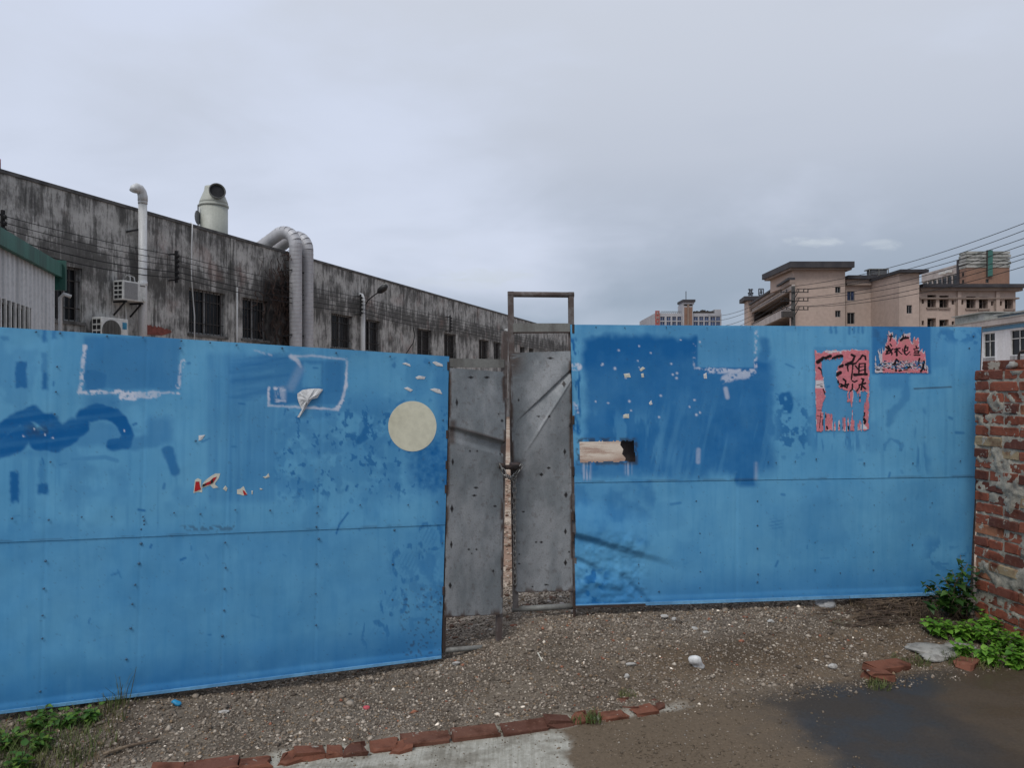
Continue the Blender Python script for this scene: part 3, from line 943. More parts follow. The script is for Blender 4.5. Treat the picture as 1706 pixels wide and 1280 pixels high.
for u, v in ((95, 611), (93, 653), (91, 690), (84, 770), (60, 553), (100, 555), (178, 560), (238, 562), (302, 568), (350, 571), (394, 575), (470, 580), (560, 588), (650, 594), (528, 855), (527, 878), (522, 816), (240, 868), (300, 580), (326, 735), (715, 604), (738, 700), (738, 800), (737, 905), (733, 1004), (240, 874), (235, 882)):
    put_rivet(LEFT, u, v, .0105 if v < 870 else .0035, gl, rnd.uniform(.7, 1.0))

gr_ = thing('gate_leaf', 'blue sheet-metal gate leaf with two torn pink notices and a letter slot', 'gate')
SLOT = [(965, 736), (1057, 735), (1058.5, 769), (966, 771)]
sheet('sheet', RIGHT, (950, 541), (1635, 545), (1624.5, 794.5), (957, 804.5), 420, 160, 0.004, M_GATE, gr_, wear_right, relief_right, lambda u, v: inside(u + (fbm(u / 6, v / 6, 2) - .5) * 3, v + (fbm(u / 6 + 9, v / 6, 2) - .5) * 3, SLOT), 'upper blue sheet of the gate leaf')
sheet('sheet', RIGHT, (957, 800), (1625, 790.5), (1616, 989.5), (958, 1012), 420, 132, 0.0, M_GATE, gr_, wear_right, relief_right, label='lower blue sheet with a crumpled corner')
MB().bar(RIGHT.at(959, 1010.5, .010), RIGHT.at(1616, 988, .010), .010, .020).build('bottom_lip', bpy.data.materials['pale_blue_edge'], gr_)
MB().bar(RIGHT.at(958, 1012, .020), RIGHT.at(1075, 1008, .016), .016, .014).build('frame_strip', M_RUST_DARK, gr_)
for (a, b) in (((952, 552), (1632, 556)), ((959, 828), (1622, 818)), ((960, 1002), (1614, 981))):
    MB().bar(RIGHT.at(*a, -.036), RIGHT.at(*b, -.036), .045, .045).build('frame_rail', M_RUST, gr_)
for (a, b) in (((1628, 548), (1612, 990)), ((1290, 546), (1290, 1000)), ((1080, 546), (1080, 1006))):
    MB().bar(RIGHT.at(*a, -.082), RIGHT.at(*b, -.082), .045, .045, RIGHT.n3).build('frame_post', M_RUST, gr_)
# inside the slot: a rusty backing plate with a ragged edge on the far side
bp = [(1061, 728), (1036, 729), (1034, 742), (1039, 749), (1037, 757), (1043, 764), (1040, 774), (1061, 774)]
MB().prism([RIGHT.at(*q, -.095) for q in bp], RIGHT.n3 * -.01).build('slot_plate', simple('brown_plate', (0.085, 0.058, 0.048), .85), gr_)
for u, v in ((993, 545), (1041, 546), (1110, 545), (1178, 546), (1250, 545), (1325, 546), (1420, 548), (1502, 549), (1590, 549), (1622, 560), (1615, 580), (1624, 648),
             (1164, 794), (1293, 771), (1325, 769), (1280, 770), (1360, 765), (1440, 772), (1521, 772), (1600, 768), (1490, 660), (1353, 655),
             (1063, 888), (1166, 889), (1262, 876), (1063, 913), (1167, 921), (1262, 914), (1064, 941), (1167, 953), (1263, 957), (1358, 904), (1358, 950), (1455, 920), (1455, 950), (1520, 908), (1400, 955), (1064, 972), (1166, 980), (1262, 970), (1160, 835), (1262, 835), (1456, 842), (1553, 838), (1098, 986)):
    put_rivet(RIGHT, u, v, .011 if v < 798 else .0045, gr_, rnd.uniform(.6, 1.05))


# the two narrow wickets of bare galvanised sheet in tube frames
def wear_wl(u, v):
    n = fbm(u / 9, v / 9, 3)
    rust = sst(2.5 + 7 * n, .5, np.minimum(u - (749 - (v - 614) * .021), (840 - (v - 614) * .008) - u)) * sst(.42, .6, fbm(u / 9, v / 22, 3))
    rust = np.maximum(rust, sst(2 + 14 * sst(.4, .7, fbm(u / 10, v / 40, 3)), .5, (1029 - (u - 740) * .04) - v) * .95)
    rust = np.maximum(rust, stroke(u, v, [(752, 711), (790, 721), (836, 735)], 2.5, 3) * .6)
    rust = np.maximum(rust, rect(u, v, (748, 700, 758, 740), 4) * .8)
    rust = np.maximum(rust, blots(u, v, 51, 6, .66, .74) * .3)
    dk = np.zeros(u.shape)
    for cx, cy, a, b in ((760, 671, 2.4, 8), (754, 770, 2.4, 7), (753, 848, 3, 8), (752, 908, 2.2, 8), (750, 976, 3, 6), (785, 629, 6, 2.5), (811, 629, 6, 2.5), (793, 813, 5, 2.2), (790, 826, 5, 2.2), (781, 916, 2.4, 2.4), (794, 916, 2.2, 2.2), (786, 923, 1.6, 1.6), (825, 844, 4, 2), (822, 952, 2, 3), (836, 949, 1.6, 2), (834, 757, 1.6, 3), (783, 752, 2, 2), (795, 752, 2, 2), (829, 690, 2, 2), (834, 701, 3, 3)):
        dk = np.maximum(dk, sst(1.15, .75, np.abs(u - cx) / a + np.abs(v - cy) / b))
    return rust, dk, np.zeros(u.shape)


def relief_wl(u, v):
    c = 711 + (u - 752) * .285
    d = v - c
    r = np.where(d < 0, sst(-95, 0, d) * .026, sst(6, 0, d) * .026 - sst(14, 4, np.abs(d - 12)) * .012)
    return r * (.45 + .55 * sst(760, 815, u)) + (fbm(u / 36, v / 60, 3) - .5) * .016


def wear_wr(u, v):
    n = fbm(u / 9 + 20, v / 9, 3)
    L, R_ = 850 + (v - 588) * .02, 950 + (v - 588) * .01
    rust = sst(2.5 + 6 * n, .5, np.minimum(u - L, R_ - u)) * sst(.42, .6, fbm(u / 9, v / 22 + 9, 3))
    rust = np.maximum(rust, sst(34, 4, u - L) * sst(650, 600, v) * sst(.3, .55, fbm(u / 22, v / 6, 3)) * .85)
    rust = np.maximum(rust, sst(2 + 11 * sst(.4, .7, fbm(u / 10 + 5, v / 40, 3)), .5, (988 - (u - 858) * .03) - v) * .9)
    rust = np.maximum(rust, rect(u, v, (846, 766, 868, 800), 7) * .7)
    rust = np.maximum(rust, blots(u, v, 53, 6, .66, .74) * .3)
    dk = np.zeros(u.shape)
    for cx, cy, a, b in ((914, 694, 2.6, 2.6), (897, 694, 4, 1.5), (941, 753, 2.6, 6), (914, 780, 4, 2.4), (902, 791, 4, 3.5), (943, 825, 3, 6), (872, 853, 4, 1.6), (893, 904, 2.2, 2.2), (902, 904, 3.4, 2.2), (942, 886, 2.6, 6), (942, 938, 3, 6), (865, 940, 3, 1.5), (950, 710, 2.4, 5), (939, 640, 3.5, 6), (917, 597, 6, 2.2), (864, 667, 2, 3), (948, 920, 2, 2), (887, 978, 3, 1.4), (910, 975, 6, 1.4), (865, 924, 2, 1.5)):
        dk = np.maximum(dk, sst(1.15, .75, np.abs(u - cx) / a + np.abs(v - cy) / b))
    return rust, dk, np.zeros(u.shape)


def relief_wr(u, v):
    # folded triangle: two creases fanning from the upper hinge side
    a = (u - 858) * (616 - 705) - (v - 705) * (951 - 858)          # >0 above the upper crease
    d1 = a / 128.0
    b = (u - 880) * (632 - 745) - (v - 745) * (951 - 880)
    d2 = b / 133.0
    t = np.clip(d2 / np.maximum(d2 - d1, 1e-3), 0, 1)
    r = np.where(d1 > 0, .013 * sst(40, 0, d1), np.where(d2 > 0, -.008 + .032 * (1 - t), .024 * sst(-60, 0, d2))) + .005 * sst(3.5, 0, np.abs(d2)) * (d1 < 0)
    return r * sst(856, 905, u) + (fbm(u / 34 + 4, v / 50, 3) - .5) * .016


wl = thing('wicket', 'rusty grey sheet wicket with a sideways crease, hung on the lower blue leaf', 'gate')
sheet('panel', LEFT, (749, 613), (840, 620), (836.5, 1024), (740, 1030), 100, 330, 0.004, M_GALV, wl, wear_wl, relief_wl)
MB().bar(LEFT.at(748, 604.5, -.006), LEFT.at(839, 606, -.006), .02, .052).build('top_rail', M_DULL, wl)
MB().bar(LEFT.at(841, 552, -.02), LEFT.at(830.5, 1081, -.02), .032, .03, LEFT.n3).build('post', M_RUST, wl)
MB().tube([LEFT.at(738, 1084.5, -.02), LEFT.at(828, 1077.5, -.02)], .015, 10).build('bottom_pipe', M_DULL, wl, True)
MB().bar(LEFT.at(751, 612, -.02), LEFT.at(738, 1086, -.02), .018, .03, LEFT.n3).build('hinge_stile', M_RUST_DARK, wl)
wr = thing('wicket', 'grey sheet wicket with diagonal fold, open tube frame rising above it', 'gate')
sheet('panel', RIGHT, (850, 588), (950, 585), (954, 985), (858, 988), 110, 330, 0.004, M_GALV, wr, wear_wr, relief_wr)
MB().bar(RIGHT.at(850.5, 486, -.02), RIGHT.at(859, 1016, -.02), .036, .03, RIGHT.n3).build('post', M_RUST, wr)
MB().bar(RIGHT.at(951, 487, -.02), RIGHT.at(956, 1012, -.02), .034, .03, RIGHT.n3).build('post', M_RUST, wr)
MB().tube([RIGHT.at(846, 490.5, -.02), RIGHT.at(956, 491.5, -.02)], .019, 10).build('top_pipe', M_RUST, wr, True)
MB().bar(RIGHT.at(855, 547, -.004), RIGHT.at(949, 547, -.004), .022, .062).build('crossbar', M_DULL, wr)
MB().bar(RIGHT.at(855, 554.5, -.004), RIGHT.at(949, 554, -.004), .028, .008).build('crossbar_lip', M_RUST_DARK, wr)
MB().tube([RIGHT.at(853, 1016, -.02), RIGHT.at(956, 1010.5, -.02)], .018, 10).build('bottom_pipe', M_DULL, wr, True)
MB().tube([RIGHT.at(956.5, 985, .004), RIGHT.at(957, 1033, .004)], .009, 8).build('drop_bolt', M_RUST_DARK, wr)
for v in (548, 700, 785, 860, 895):
    q = RIGHT.at(955, v, .004)
    MB().tube([q + Vector((0, 0, -.028)), q + Vector((0, 0, .028))], .0085, 8).build('hinge', M_RUST_DARK, wr)
for v in (610, 724, 775, 815, 985):
    q = LEFT.at(747 - (v - 600) * .02, v, .004)
    MB().tube([q + Vector((0, 0, -.024)), q + Vector((0, 0, .024))], .008, 8).build('hinge', M_RUST_DARK, wl)

# latch and chain
lt = thing('gate_latch', 'rusty pipe latch across the gap between the two wickets', 'latch')
a, b = LEFT.at(838, 779, .018), RIGHT.at(864, 778, .03)
MB().tube([a, b], .015, 10).build('bolt', M_RUST_DARK, lt, True)
q = RIGHT.at(857, 776, .028)
MB().tube([RIGHT.at(849, 777, .03), RIGHT.at(866, 777, .03)], .024, 12).build('sleeve', simple('scuffed_rust', (0.13, 0.095, 0.085), .7, .1, (.05, .03, .025), 30), lt, True)
MB().tube([LEFT.at(832, 776, .012), LEFT.at(841, 777, .02)], .017, 10).build('sleeve', M_RUST_DARK, lt, True)


def link_mesh(L=.044, Wd=.022, r=.0032):
    pts = []
    h = L / 2 - Wd / 2
    for k in range(8):
        t = math.pi * k / 7
        pts.append((math.cos(t) * Wd / 2, 0, h + math.sin(t) * Wd / 2))
    for k in range(8):
        t = math.pi + math.pi * k / 7
        pts.append((math.cos(t) * Wd / 2, 0, -h + math.sin(t) * Wd / 2))
    pts.append(pts[0])
    m = MB().tube(pts, r, 6, False).mesh('link')
    m.polygons.foreach_set('use_smooth', [True] * len(m.polygons))
    m.materials.append(M_CHAIN)
    return m


LINK = link_mesh()
ch = thing('chain', 'zinc link chain looped over the latch and hanging down the wicket', 'chain')


def chain(path):
    P = [Vector(p) for p in path]
    step, k, left = .0345, 0, 0.0
    for p, q in zip(P[:-1], P[1:]):
        d = (q - p).length
        t = left
        while t < d:
            o = link(bpy.data.objects.new('link', LINK), ch)
            o.location = p.lerp(q, t / d)
            o.rotation_mode = 'QUATERNION'
            o.rotation_quaternion = (q - p).to_track_quat('Z', 'Y')
            o.rotation_quaternion = o.rotation_quaternion @ Matrix.Rotation((k % 2) * 1.45 + .35 + rnd.uniform(-.2, .2), 3, 'Z').to_quaternion()
            t += step
            k += 1
        left = t - d


chain([LEFT.at(835, 778, .05), LEFT.at(842, 793, .05), RIGHT.at(854, 798, .06), RIGHT.at(867, 779, .05)])
chain([RIGHT.at(857, 799, .055), RIGHT.at(857, 860, .04), RIGHT.at(858, 974, .03)])


# ------------------------------------------------------------------ notices, scraps and the disc on the gate
def paper_mat():
    m, N, setp = new_mat('pasted_paper')
    nd = m.node_tree.nodes.new('ShaderNodeVertexColor')
    nd.layer_name = 'tint'
    co = coords(N)
    fn = N.noise(co, 90, 3)
    setp(Base_Color=N.mix(N.rng(fn, .3, .7, 0, .22), nd.outputs[0], N.mix(1.0, nd.outputs[0], (.6, .6, .6), 'MULTIPLY')), Roughness=.85, Specular_IOR_Level=.2, Normal=bump(N, fn, .25, .004))
    return m


M_PAPER = paper_mat()


def paper(name, plane, box, res, off, keep, colour, lift=None):
    """a sheet of paper pasted on the gate: cells that were torn away are missing from the mesh"""
    x0, y0, x1, y1 = box
    nu, nv = int((x1 - x0) / res) + 1, int((y1 - y0) / res) + 1
    U, V = np.meshgrid(np.linspace(x0, x1, nu), np.linspace(y0, y1, nv))
    P = np.array([[plane.at(U[j, i], V[j, i], off) for i in (0, nu - 1)] for j in range(nv)])
    t = np.linspace(0, 1, nu)[None, :, None]
    P = P[:, :1] * (1 - t) + P[:, 1:] * t
    U, V = px_of(P)
    if lift is not None:
        P = P + (lift(U, V) + relief_right(U, V))[..., None] * np.array((plane.n[0], plane.n[1], 0))
    C = colour(U, V)
    idx = np.arange(nu * nv).reshape(nv, nu)
    Q = np.stack([idx[:-1, :-1], idx[1:, :-1], idx[1:, 1:], idx[:-1, 1:]], -1).reshape(-1, 4)
    k = keep((U[:-1, :-1] + U[1:, 1:]) / 2, (V[:-1, :-1] + V[1:, 1:]) / 2).ravel()
    Q = Q[k]
    used = np.unique(Q)
    rm = np.zeros(nu * nv, int)
    rm[used] = np.arange(len(used))
    A = np.concatenate([C.reshape(-1, 3), np.ones((nu * nv, 1))], 1)
    return np_mesh(name, P.reshape(-1, 3)[used], rm[Q], M_PAPER, None, True, {'tint': A[used]})


PINK, INK, WHITE_P = np.array((0.60, 0.185, 0.215)), (0.012, 0.008, 0.010), (0.60, 0.60, 0.63)
T1 = lambda p: [(1345 + x / 8.0, 570 + y / 8.0) for x, y in p]
T2 = lambda p: [(1445 + x / 14.22, 540 + y / 14.22) for x, y in p]
TORN1 = [T1([(185, 262), (225, 235), (330, 225), (430, 215), (480, 205), (470, 250), (415, 330), (385, 400), (378, 455), (395, 500), (410, 570), (440, 620), (500, 640), (538, 650), (530, 790), (515, 900), (505, 1010), (190, 930), (188, 900), (205, 830), (240, 740), (242, 650), (225, 560), (212, 470), (190, 330)]),
         T1([(545, 690), (575, 650), (640, 630), (660, 690), (690, 680), (760, 640), (800, 690), (790, 760), (762, 900), (745, 1000), (700, 1110), (560, 1000), (580, 900), (570, 790)])]
STR1 = [([(140, 265), (215, 215)], 34), ([(240, 215), (310, 185)], 26), ([(345, 215), (400, 190), (465, 190)], 24), ([(155, 345), (185, 370)], 18), ([(185, 370), (213, 465)], 12),
        ([(590, 170), (630, 190), (605, 255), (515, 302)], 20), ([(525, 300), (640, 285)], 16), ([(540, 310), (536, 345), (545, 388)], 14), ([(605, 300), (598, 390), (585, 500)], 12), ([(640, 320), (700, 390)], 11),
        ([(700, 230), (735, 178), (770, 190), (775, 232)], 18), ([(640, 285), (665, 260), (705, 215)], 14), ([(690, 290), (685, 425)], 15), ([(770, 290), (765, 425)], 17), ([(690, 290), (770, 285)], 10), ([(695, 335), (760, 325)], 9), ([(690, 385), (760, 372)], 9), ([(628, 437), (785, 430)], 24),
        ([(380, 436), (440, 410)], 32), ([(430, 330), (468, 315)], 24), ([(405, 520), (420, 565)], 16), ([(480, 495), (510, 520), (500, 600)], 16), ([(450, 592), (545, 562)], 20), ([(545, 560), (525, 610)], 14), ([(445, 560), (520, 605)], 14),
        ([(598, 520), (625, 535), (662, 518)], 12), ([(600, 560), (598, 630), (568, 658)], 13), ([(720, 488), (748, 500), (742, 520)], 13), ([(700, 572), (770, 550)], 16), ([(740, 500), (715, 640)], 15), ([(690, 570), (690, 610), (655, 655)], 13), ([(735, 590), (772, 625)], 14),
        ([(212, 630), (238, 700)], 10), ([(236, 905), (232, 920)], 26), ([(225, 955), (240, 1000)], 20), ([(215, 1040), (215, 1105)], 14), ([(350, 1000), (350, 1030)], 18), ([(450, 870), (470, 870)], 22), ([(460, 940), (470, 960)], 20), ([(512, 960), (512, 985)], 22), ([(595, 885), (605, 885)], 20),
        ([(700, 862), (725, 852)], 24), ([(680, 990), (715, 945)], 28), ([(765, 950), (755, 985)], 18), ([(755, 1025), (778, 1060), (768, 1085)], 20), ([(445, 1115), (460, 1150)], 24), ([(640, 1140), (650, 1165)], 14), ([(555, 1130), (558, 1160)], 16), ([(260, 1130), (270, 1160)], 14), ([(700, 745), (715, 735)], 20), ([(630, 950), (630, 980)], 16),
        ([(125, 575), (200, 560)], 4), ([(180, 592), (200, 594)], 9), ([(130, 910), (190, 915)], 4), ([(130, 985), (200, 1000)], 4), ([(180, 950), (165, 1150)], 4)]


def keep1(u, v):
    n = (fbm(u / 2.2, v / 2.6, 3) - .5)
    un, vn = u + n * 4, v + (fbm(u / 2.5 + 40, v / 4, 3) - .5) * 7
    k = np.ones(u.shape, bool)
    strip = fbm(u / 3.1 + 7, v / 42, 2)
    k &= ~inside(un, vn, TORN1[0])
    k &= ~(inside(un, vn, TORN1[1]) & (fbm(u / 2.6 + 3, v / 30, 2) > .47))
    k &= ~((v > 570 + 800 / 8) & (strip > .40 + .15 * sst(672, 722, v)) & (u > 1345 + 215 / 8) & (u < 1345 + 745 / 8))
    top = 583.5 + (fbm(u / 4, v * 0, 3) - .5) * 5 + 4 * rect(u, v * 0 + 590, (1361, 0, 1372, 999), 3)
    bot = 718 + (fbm(u / 3 + 5, v * 0, 3) - .5) * 6 - 3 * sst(1440, 1449, u)
    k &= (v > top) & (v < bot) & (u > 1357.5 + (v - 583) * .02 + (fbm(u * 0, v / 5, 2) - .5) * 1.6) & (u < 1447.5 + (fbm(u * 0 + 3, v / 4, 2) - .5) * 2.5)
    return k


def col1(u, v):
    n = fbm(u / 8, v / 8, 4)
    f = fbm(u / 1.7, v / 1.7, 2)
    c = np.zeros(u.shape + (3,)) + PINK
    c = mix3(c, (0.50, 0.17, 0.20), sst(.45, .65, n))
    c = mix3(c, (0.70, 0.30, 0.32), sst(.6, .75, f) * .5)
    wh = np.maximum(rect(u, v, (1358, 634, 1374, 647), 1.5), np.where(inside(u + (f - .5) * 3, v, T1([(725, 1170), (715, 1110), (750, 1060), (775, 1110), (812, 1160)])), 1.0, 0))
    tear = keep1(u, v)
    near = np.zeros(u.shape)
    for dx, dy in ((1.0, 0), (-1.0, 0), (0, 1.2), (0, -1.2)):
        near = np.maximum(near, ~keep1(u + dx, v + dy))
    wh = np.maximum(wh, near * sst(.54, .66, fbm(u / 6 + 8, v / 6, 2)))
    wh = np.maximum(wh, rect(u, v, (1360, 584, 1410, 589), 1.5) * sst(.45, .6, fbm(u / 4, v / 3, 2)))
    c = mix3(c, WHITE_P, wh * .92)
    ink = np.zeros(u.shape)
    for p, w in STR1:
        ink = np.maximum(ink, stroke(u + (f - .5) * .9, v + (f - .5) * .9, T1(p), w / 8.0 * (1.0 + .95 * n), .5))
    return mix3(c, INK, ink)


o = paper('notice', RIGHT, (1355, 580, 1450, 722), .62, .0062, keep1, col1, lambda u, v: .003 * fbm(u / 12, v / 12, 3))
tag(o, 'tall pink notice with black brush characters, clawed through to the blue', 'notice')

FL2 = T2([(175, 1155), (180, 760), (200, 740), (215, 1010), (300, 930), (250, 640), (262, 600), (300, 720), (300, 560), (318, 700), (350, 720), (355, 540), (380, 660), (410, 610), (425, 440), (440, 510), (470, 400), (490, 260), (445, 250), (500, 300), (500, 160), (540, 210), (600, 190), (615, 300), (640, 340), (690, 240), (685, 500), (715, 460), (755, 300), (770, 370), (820, 260), (880, 175), (860, 230), (930, 230), (1020, 205), (1005, 300), (1030, 400), (1060, 480), (1090, 330), (1120, 300), (1125, 390), (1200, 310), (1225, 400), (1225, 470), (1240, 640), (1300, 590), (1320, 690), (1350, 630), (1370, 760), (1385, 960), (1430, 1010), (1440, 1160)])
STR2 = [([(455, 700), (470, 650), (560, 615)], 34), ([(440, 540), (500, 600)], 24), ([(490, 520), (545, 620), (585, 700)], 28), ([(545, 475), (578, 525)], 18), ([(605, 585), (530, 690), (430, 715)], 20), ([(570, 640), (575, 740)], 14),
        ([(640, 605), (770, 575)], 24), ([(690, 590), (695, 740)], 34), ([(650, 665), (690, 635)], 24), ([(720, 620), (760, 670), (815, 715)], 17),
        ([(828, 590), (838, 655)], 15), ([(905, 515), (870, 620), (880, 700)], 28), ([(880, 570), (965, 555), (945, 625), (880, 640)], 18), ([(880, 700), (920, 735), (995, 665)], 22), ([(1000, 728), (1020, 722)], 12),
        ([(1150, 520), (1165, 575)], 18), ([(1095, 595), (1205, 575)], 20), ([(1120, 640), (1225, 640), (1200, 695)], 18), ([(1100, 690), (1215, 680)], 20), ([(1100, 735), (1240, 738)], 22), ([(1110, 620), (1130, 690)], 14),
        ([(525, 292), (605, 288)], 26), ([(570, 240), (570, 290)], 20), ([(565, 310), (540, 395)], 22), ([(795, 385), (840, 340), (960, 325)], 34), ([(840, 240), (850, 330)], 20), ([(905, 290), (920, 330)], 18),
        ([(1230, 815), (1205, 960)], 26), ([(1340, 890), (1300, 1060), (1260, 1125)], 36), ([(1310, 1010), (1345, 1090)], 24), ([(1100, 1000), (1160, 1005)], 18), ([(640, 950), (690, 840), (730, 890)], 34), ([(600, 960), (745, 955)], 26), ([(670, 1010), (680, 1115)], 32), ([(840, 1045), (980, 1030)], 30), ([(1000, 990), (1020, 1030)], 18),
        ([(750, 1110), (800, 1100)], 30), ([(860, 1090), (950, 1080)], 14), ([(400, 950), (440, 940)], 24), ([(500, 1045), (520, 1035)], 24), ([(560, 1060), (600, 1065)], 16), ([(380, 1010), (460, 1000)], 16), ([(220, 1090), (290, 1085)], 20), ([(340, 1080), (400, 1090)], 16), ([(240, 990), (340, 940)], 12), ([(500, 920), (520, 960)], 14), ([(780, 900), (800, 910)], 18), ([(400, 880), (420, 900)], 16), ([(1240, 1000), (1260, 1040)], 24), ([(1380, 1080), (1400, 1100)], 16)]


def keep2(u, v):
    un, vn = u + (fbm(u / 1.6, v / 3, 2) - .5) * 1.6, v + (fbm(u / 1.6 + 9, v / 3, 2) - .5) * 2
    k = inside(un, vn, FL2)
    return k & ~((v > 601) & (v < 615) & (fbm(u / 2.3 + 3, v / 1.6, 2) > .60))


def col2(u, v):
    f = fbm(u / 1.4, v / 1.4, 2)
    n = fbm(u / 6, v / 6, 3)
    c = np.zeros(u.shape + (3,)) + PINK
    c = mix3(c, (0.50, 0.20, 0.20), sst(.5, .7, n))
    edge = np.zeros(u.shape)
    for dx, dy in ((1.7, 0), (-1.7, 0), (0, -2.2)):
        edge = np.maximum(edge, ~keep2(u + dx, v + dy))
    x, y = (u - 1445) * 14.22, (v - 540) * 14.22
    wh = np.maximum(edge * .9 * sst(.40, .52, fbm(u / 2.5 + 4, v / 3, 2)), sst(880, 930, y) * sst(1075, 1020, y) * sst(.36, .5, fbm(u / 2.6, v / 1.8, 3)) * .85)
    wh = np.maximum(wh, (x < 350) * .8)
    wh = np.maximum(wh, (y < 340) * sst(.4, .55, f) * .6)
    c = mix3(c, (.52, .56, .60), wh)
    ink = np.zeros(u.shape)
    for p, w in STR2:
        ink = np.maximum(ink, stroke(u + (f - .5) * .5, v + (f - .5) * .5, T2(p), w / 14.22 * (1.0 + .95 * n), .3))
    ink = np.maximum(ink, sst(890, 930, y) * sst(1090, 1040, y) * sst(.62, .68, fbm(u / 1.9 + 5, v / 1.3, 2)) * .8)
    return mix3(c, INK, ink)


o = paper('notice', RIGHT, (1456, 549, 1548, 623), .5, .0062, keep2, col2, lambda u, v: .003 * fbm(u / 10, v / 10, 3))
tag(o, 'smaller pink notice with black brush characters, its upper edge torn into spikes', 'notice')


def flat_paper(name, plane, pts, off, col, label, cat, bulge=0.0, group=None, thick=.0012):
    """a cut or torn piece of paper, thin but solid, its middle curling off the sheet by bulge"""
    cx, cy = sum(p[0] for p in pts) / len(pts), sum(p[1] for p in pts) / len(pts)
    rf = relief_left if plane is LEFT else relief_right
    rl_ = lambda x, y: float(rf(np.array([float(x)]), np.array([float(y)]))[0])
    off -= .0072
    mb = MB()
    n = len(pts)
    ring = [plane.at(*p, off + rl_(*p)) for p in pts]
    mid = [plane.at(cx + (p[0] - cx) * .5, cy + (p[1] - cy) * .5, off + rl_(cx + (p[0] - cx) * .5, cy + (p[1] - cy) * .5) + bulge * (.7 + .5 * math.sin(i * 2.1))) for i, p in enumerate(pts)]
    back = [p - plane.n3 * thick for p in ring]
    c = plane.at(cx, cy, off + bulge + rl_(cx, cy))
    mb.v = [tuple(q) for q in ring + mid + back] + [tuple(c)]
    for i in range(n):
        j = (i + 1) % n
        mb.f += [(i, j, n + j, n + i), (n + i, n + j, 3 * n), (2 * n + j, 2 * n + i, i, j)]
    mb.f.append(tuple(reversed(range(2 * n, 3 * n))))
    o = mb.build(name, col, None)
    return tag(o, label, cat, group)


M_SCRAP = simple('grubby_white_paper', (0.62, 0.62, 0.62), .85, 0, (0.42, 0.42, 0.43), 40, .5, .7)
M_SCRAPC = simple('cream_paper', (0.60, 0.585, 0.50), .85, 0, (0.46, 0.45, 0.39), 40, .5, .7)
M_RED = simple('red_print', (0.42, 0.010, 0.014), .6, 0, (0.16, 0.006, 0.01), 25, .55, .65)
M_INK = simple('black_print', (0.014, 0.010, 0.010), .7)
flat_paper('round_sticker', LEFT, [(687 + 40.2 * math.cos(k * math.pi / 36), 710.5 + 42.0 * math.sin(k * math.pi / 36)) for k in range(72)], .0125, M_CREAM, 'large plain cream disc stuck near the free end of the gate', 'sticker')
TZ = lambda p: [(420 + x / 9.478, 580 + y / 9.478) for x, y in p]
flat_paper('torn_paper', LEFT, TZ([(715, 720), (760, 690), (790, 665), (880, 648), (985, 640), (1060, 640), (1122, 655), (1100, 690), (1060, 740), (1030, 790), (1000, 796), (955, 795), (915, 850), (870, 915), (828, 985), (790, 1040), (745, 1098), (712, 1092), (755, 1030), (785, 970), (760, 920), (735, 860), (716, 790)]), .016, M_SCRAP, 'flap of torn white paper curling off inside the white notice outline', 'paper', .014)
R8 = lambda p: [(310 + x / 10.66, 770 + y / 10.66) for x, y in p]
rs = thing('torn_sticker', 'remnant of a red and white sticker torn to two slanted pieces', 'sticker')


def child_paper(name, pts, off, mat, parent):
    o = flat_paper(name, LEFT, pts, off, mat, '', '')
    del o['label'], o['category']
    o.parent = parent
    return o


child_paper('white_border', R8([(130, 555), (160, 320), (210, 290), (270, 320), (265, 450), (290, 500), (280, 545), (220, 530)]), .0125, M_SCRAPC, rs)
child_paper('red_print', R8([(148, 530), (170, 350), (235, 350), (245, 430), (265, 485), (200, 512)]), .0142, M_RED, rs)
child_paper('white_border', R8([(270, 470), (290, 400), (340, 330), (430, 260), (520, 205), (608, 205), (580, 290), (520, 370), (510, 420), (575, 455), (480, 470), (430, 415)]), .0125, M_SCRAPC, rs)
child_paper('red_print', R8([(290, 440), (300, 400), (420, 345), (480, 285), (545, 262), (520, 310), (480, 370), (440, 395), (360, 420)]), .0142, M_RED, rs)
child_paper('black_print', R8([(288, 448), (292, 402), (345, 385), (330, 430)]), .0152, M_INK, rs)
child_paper('black_print', R8([(440, 330), (475, 300), (480, 370), (440, 395)]), .0152, M_INK, rs)
rs = thing('torn_sticker', 'small white sticker remnant with a dark red corner', 'sticker')
child_paper('white_border', R8([(905, 570), (905, 490), (960, 480), (1025, 430), (1050, 500), (1090, 580), (1020, 600), (960, 580)]), .0125, M_SCRAPC, rs)
child_paper('red_print', R8([(1005, 500), (1040, 520), (1085, 582), (1030, 590), (1015, 545)]), .0142, M_RED, rs)
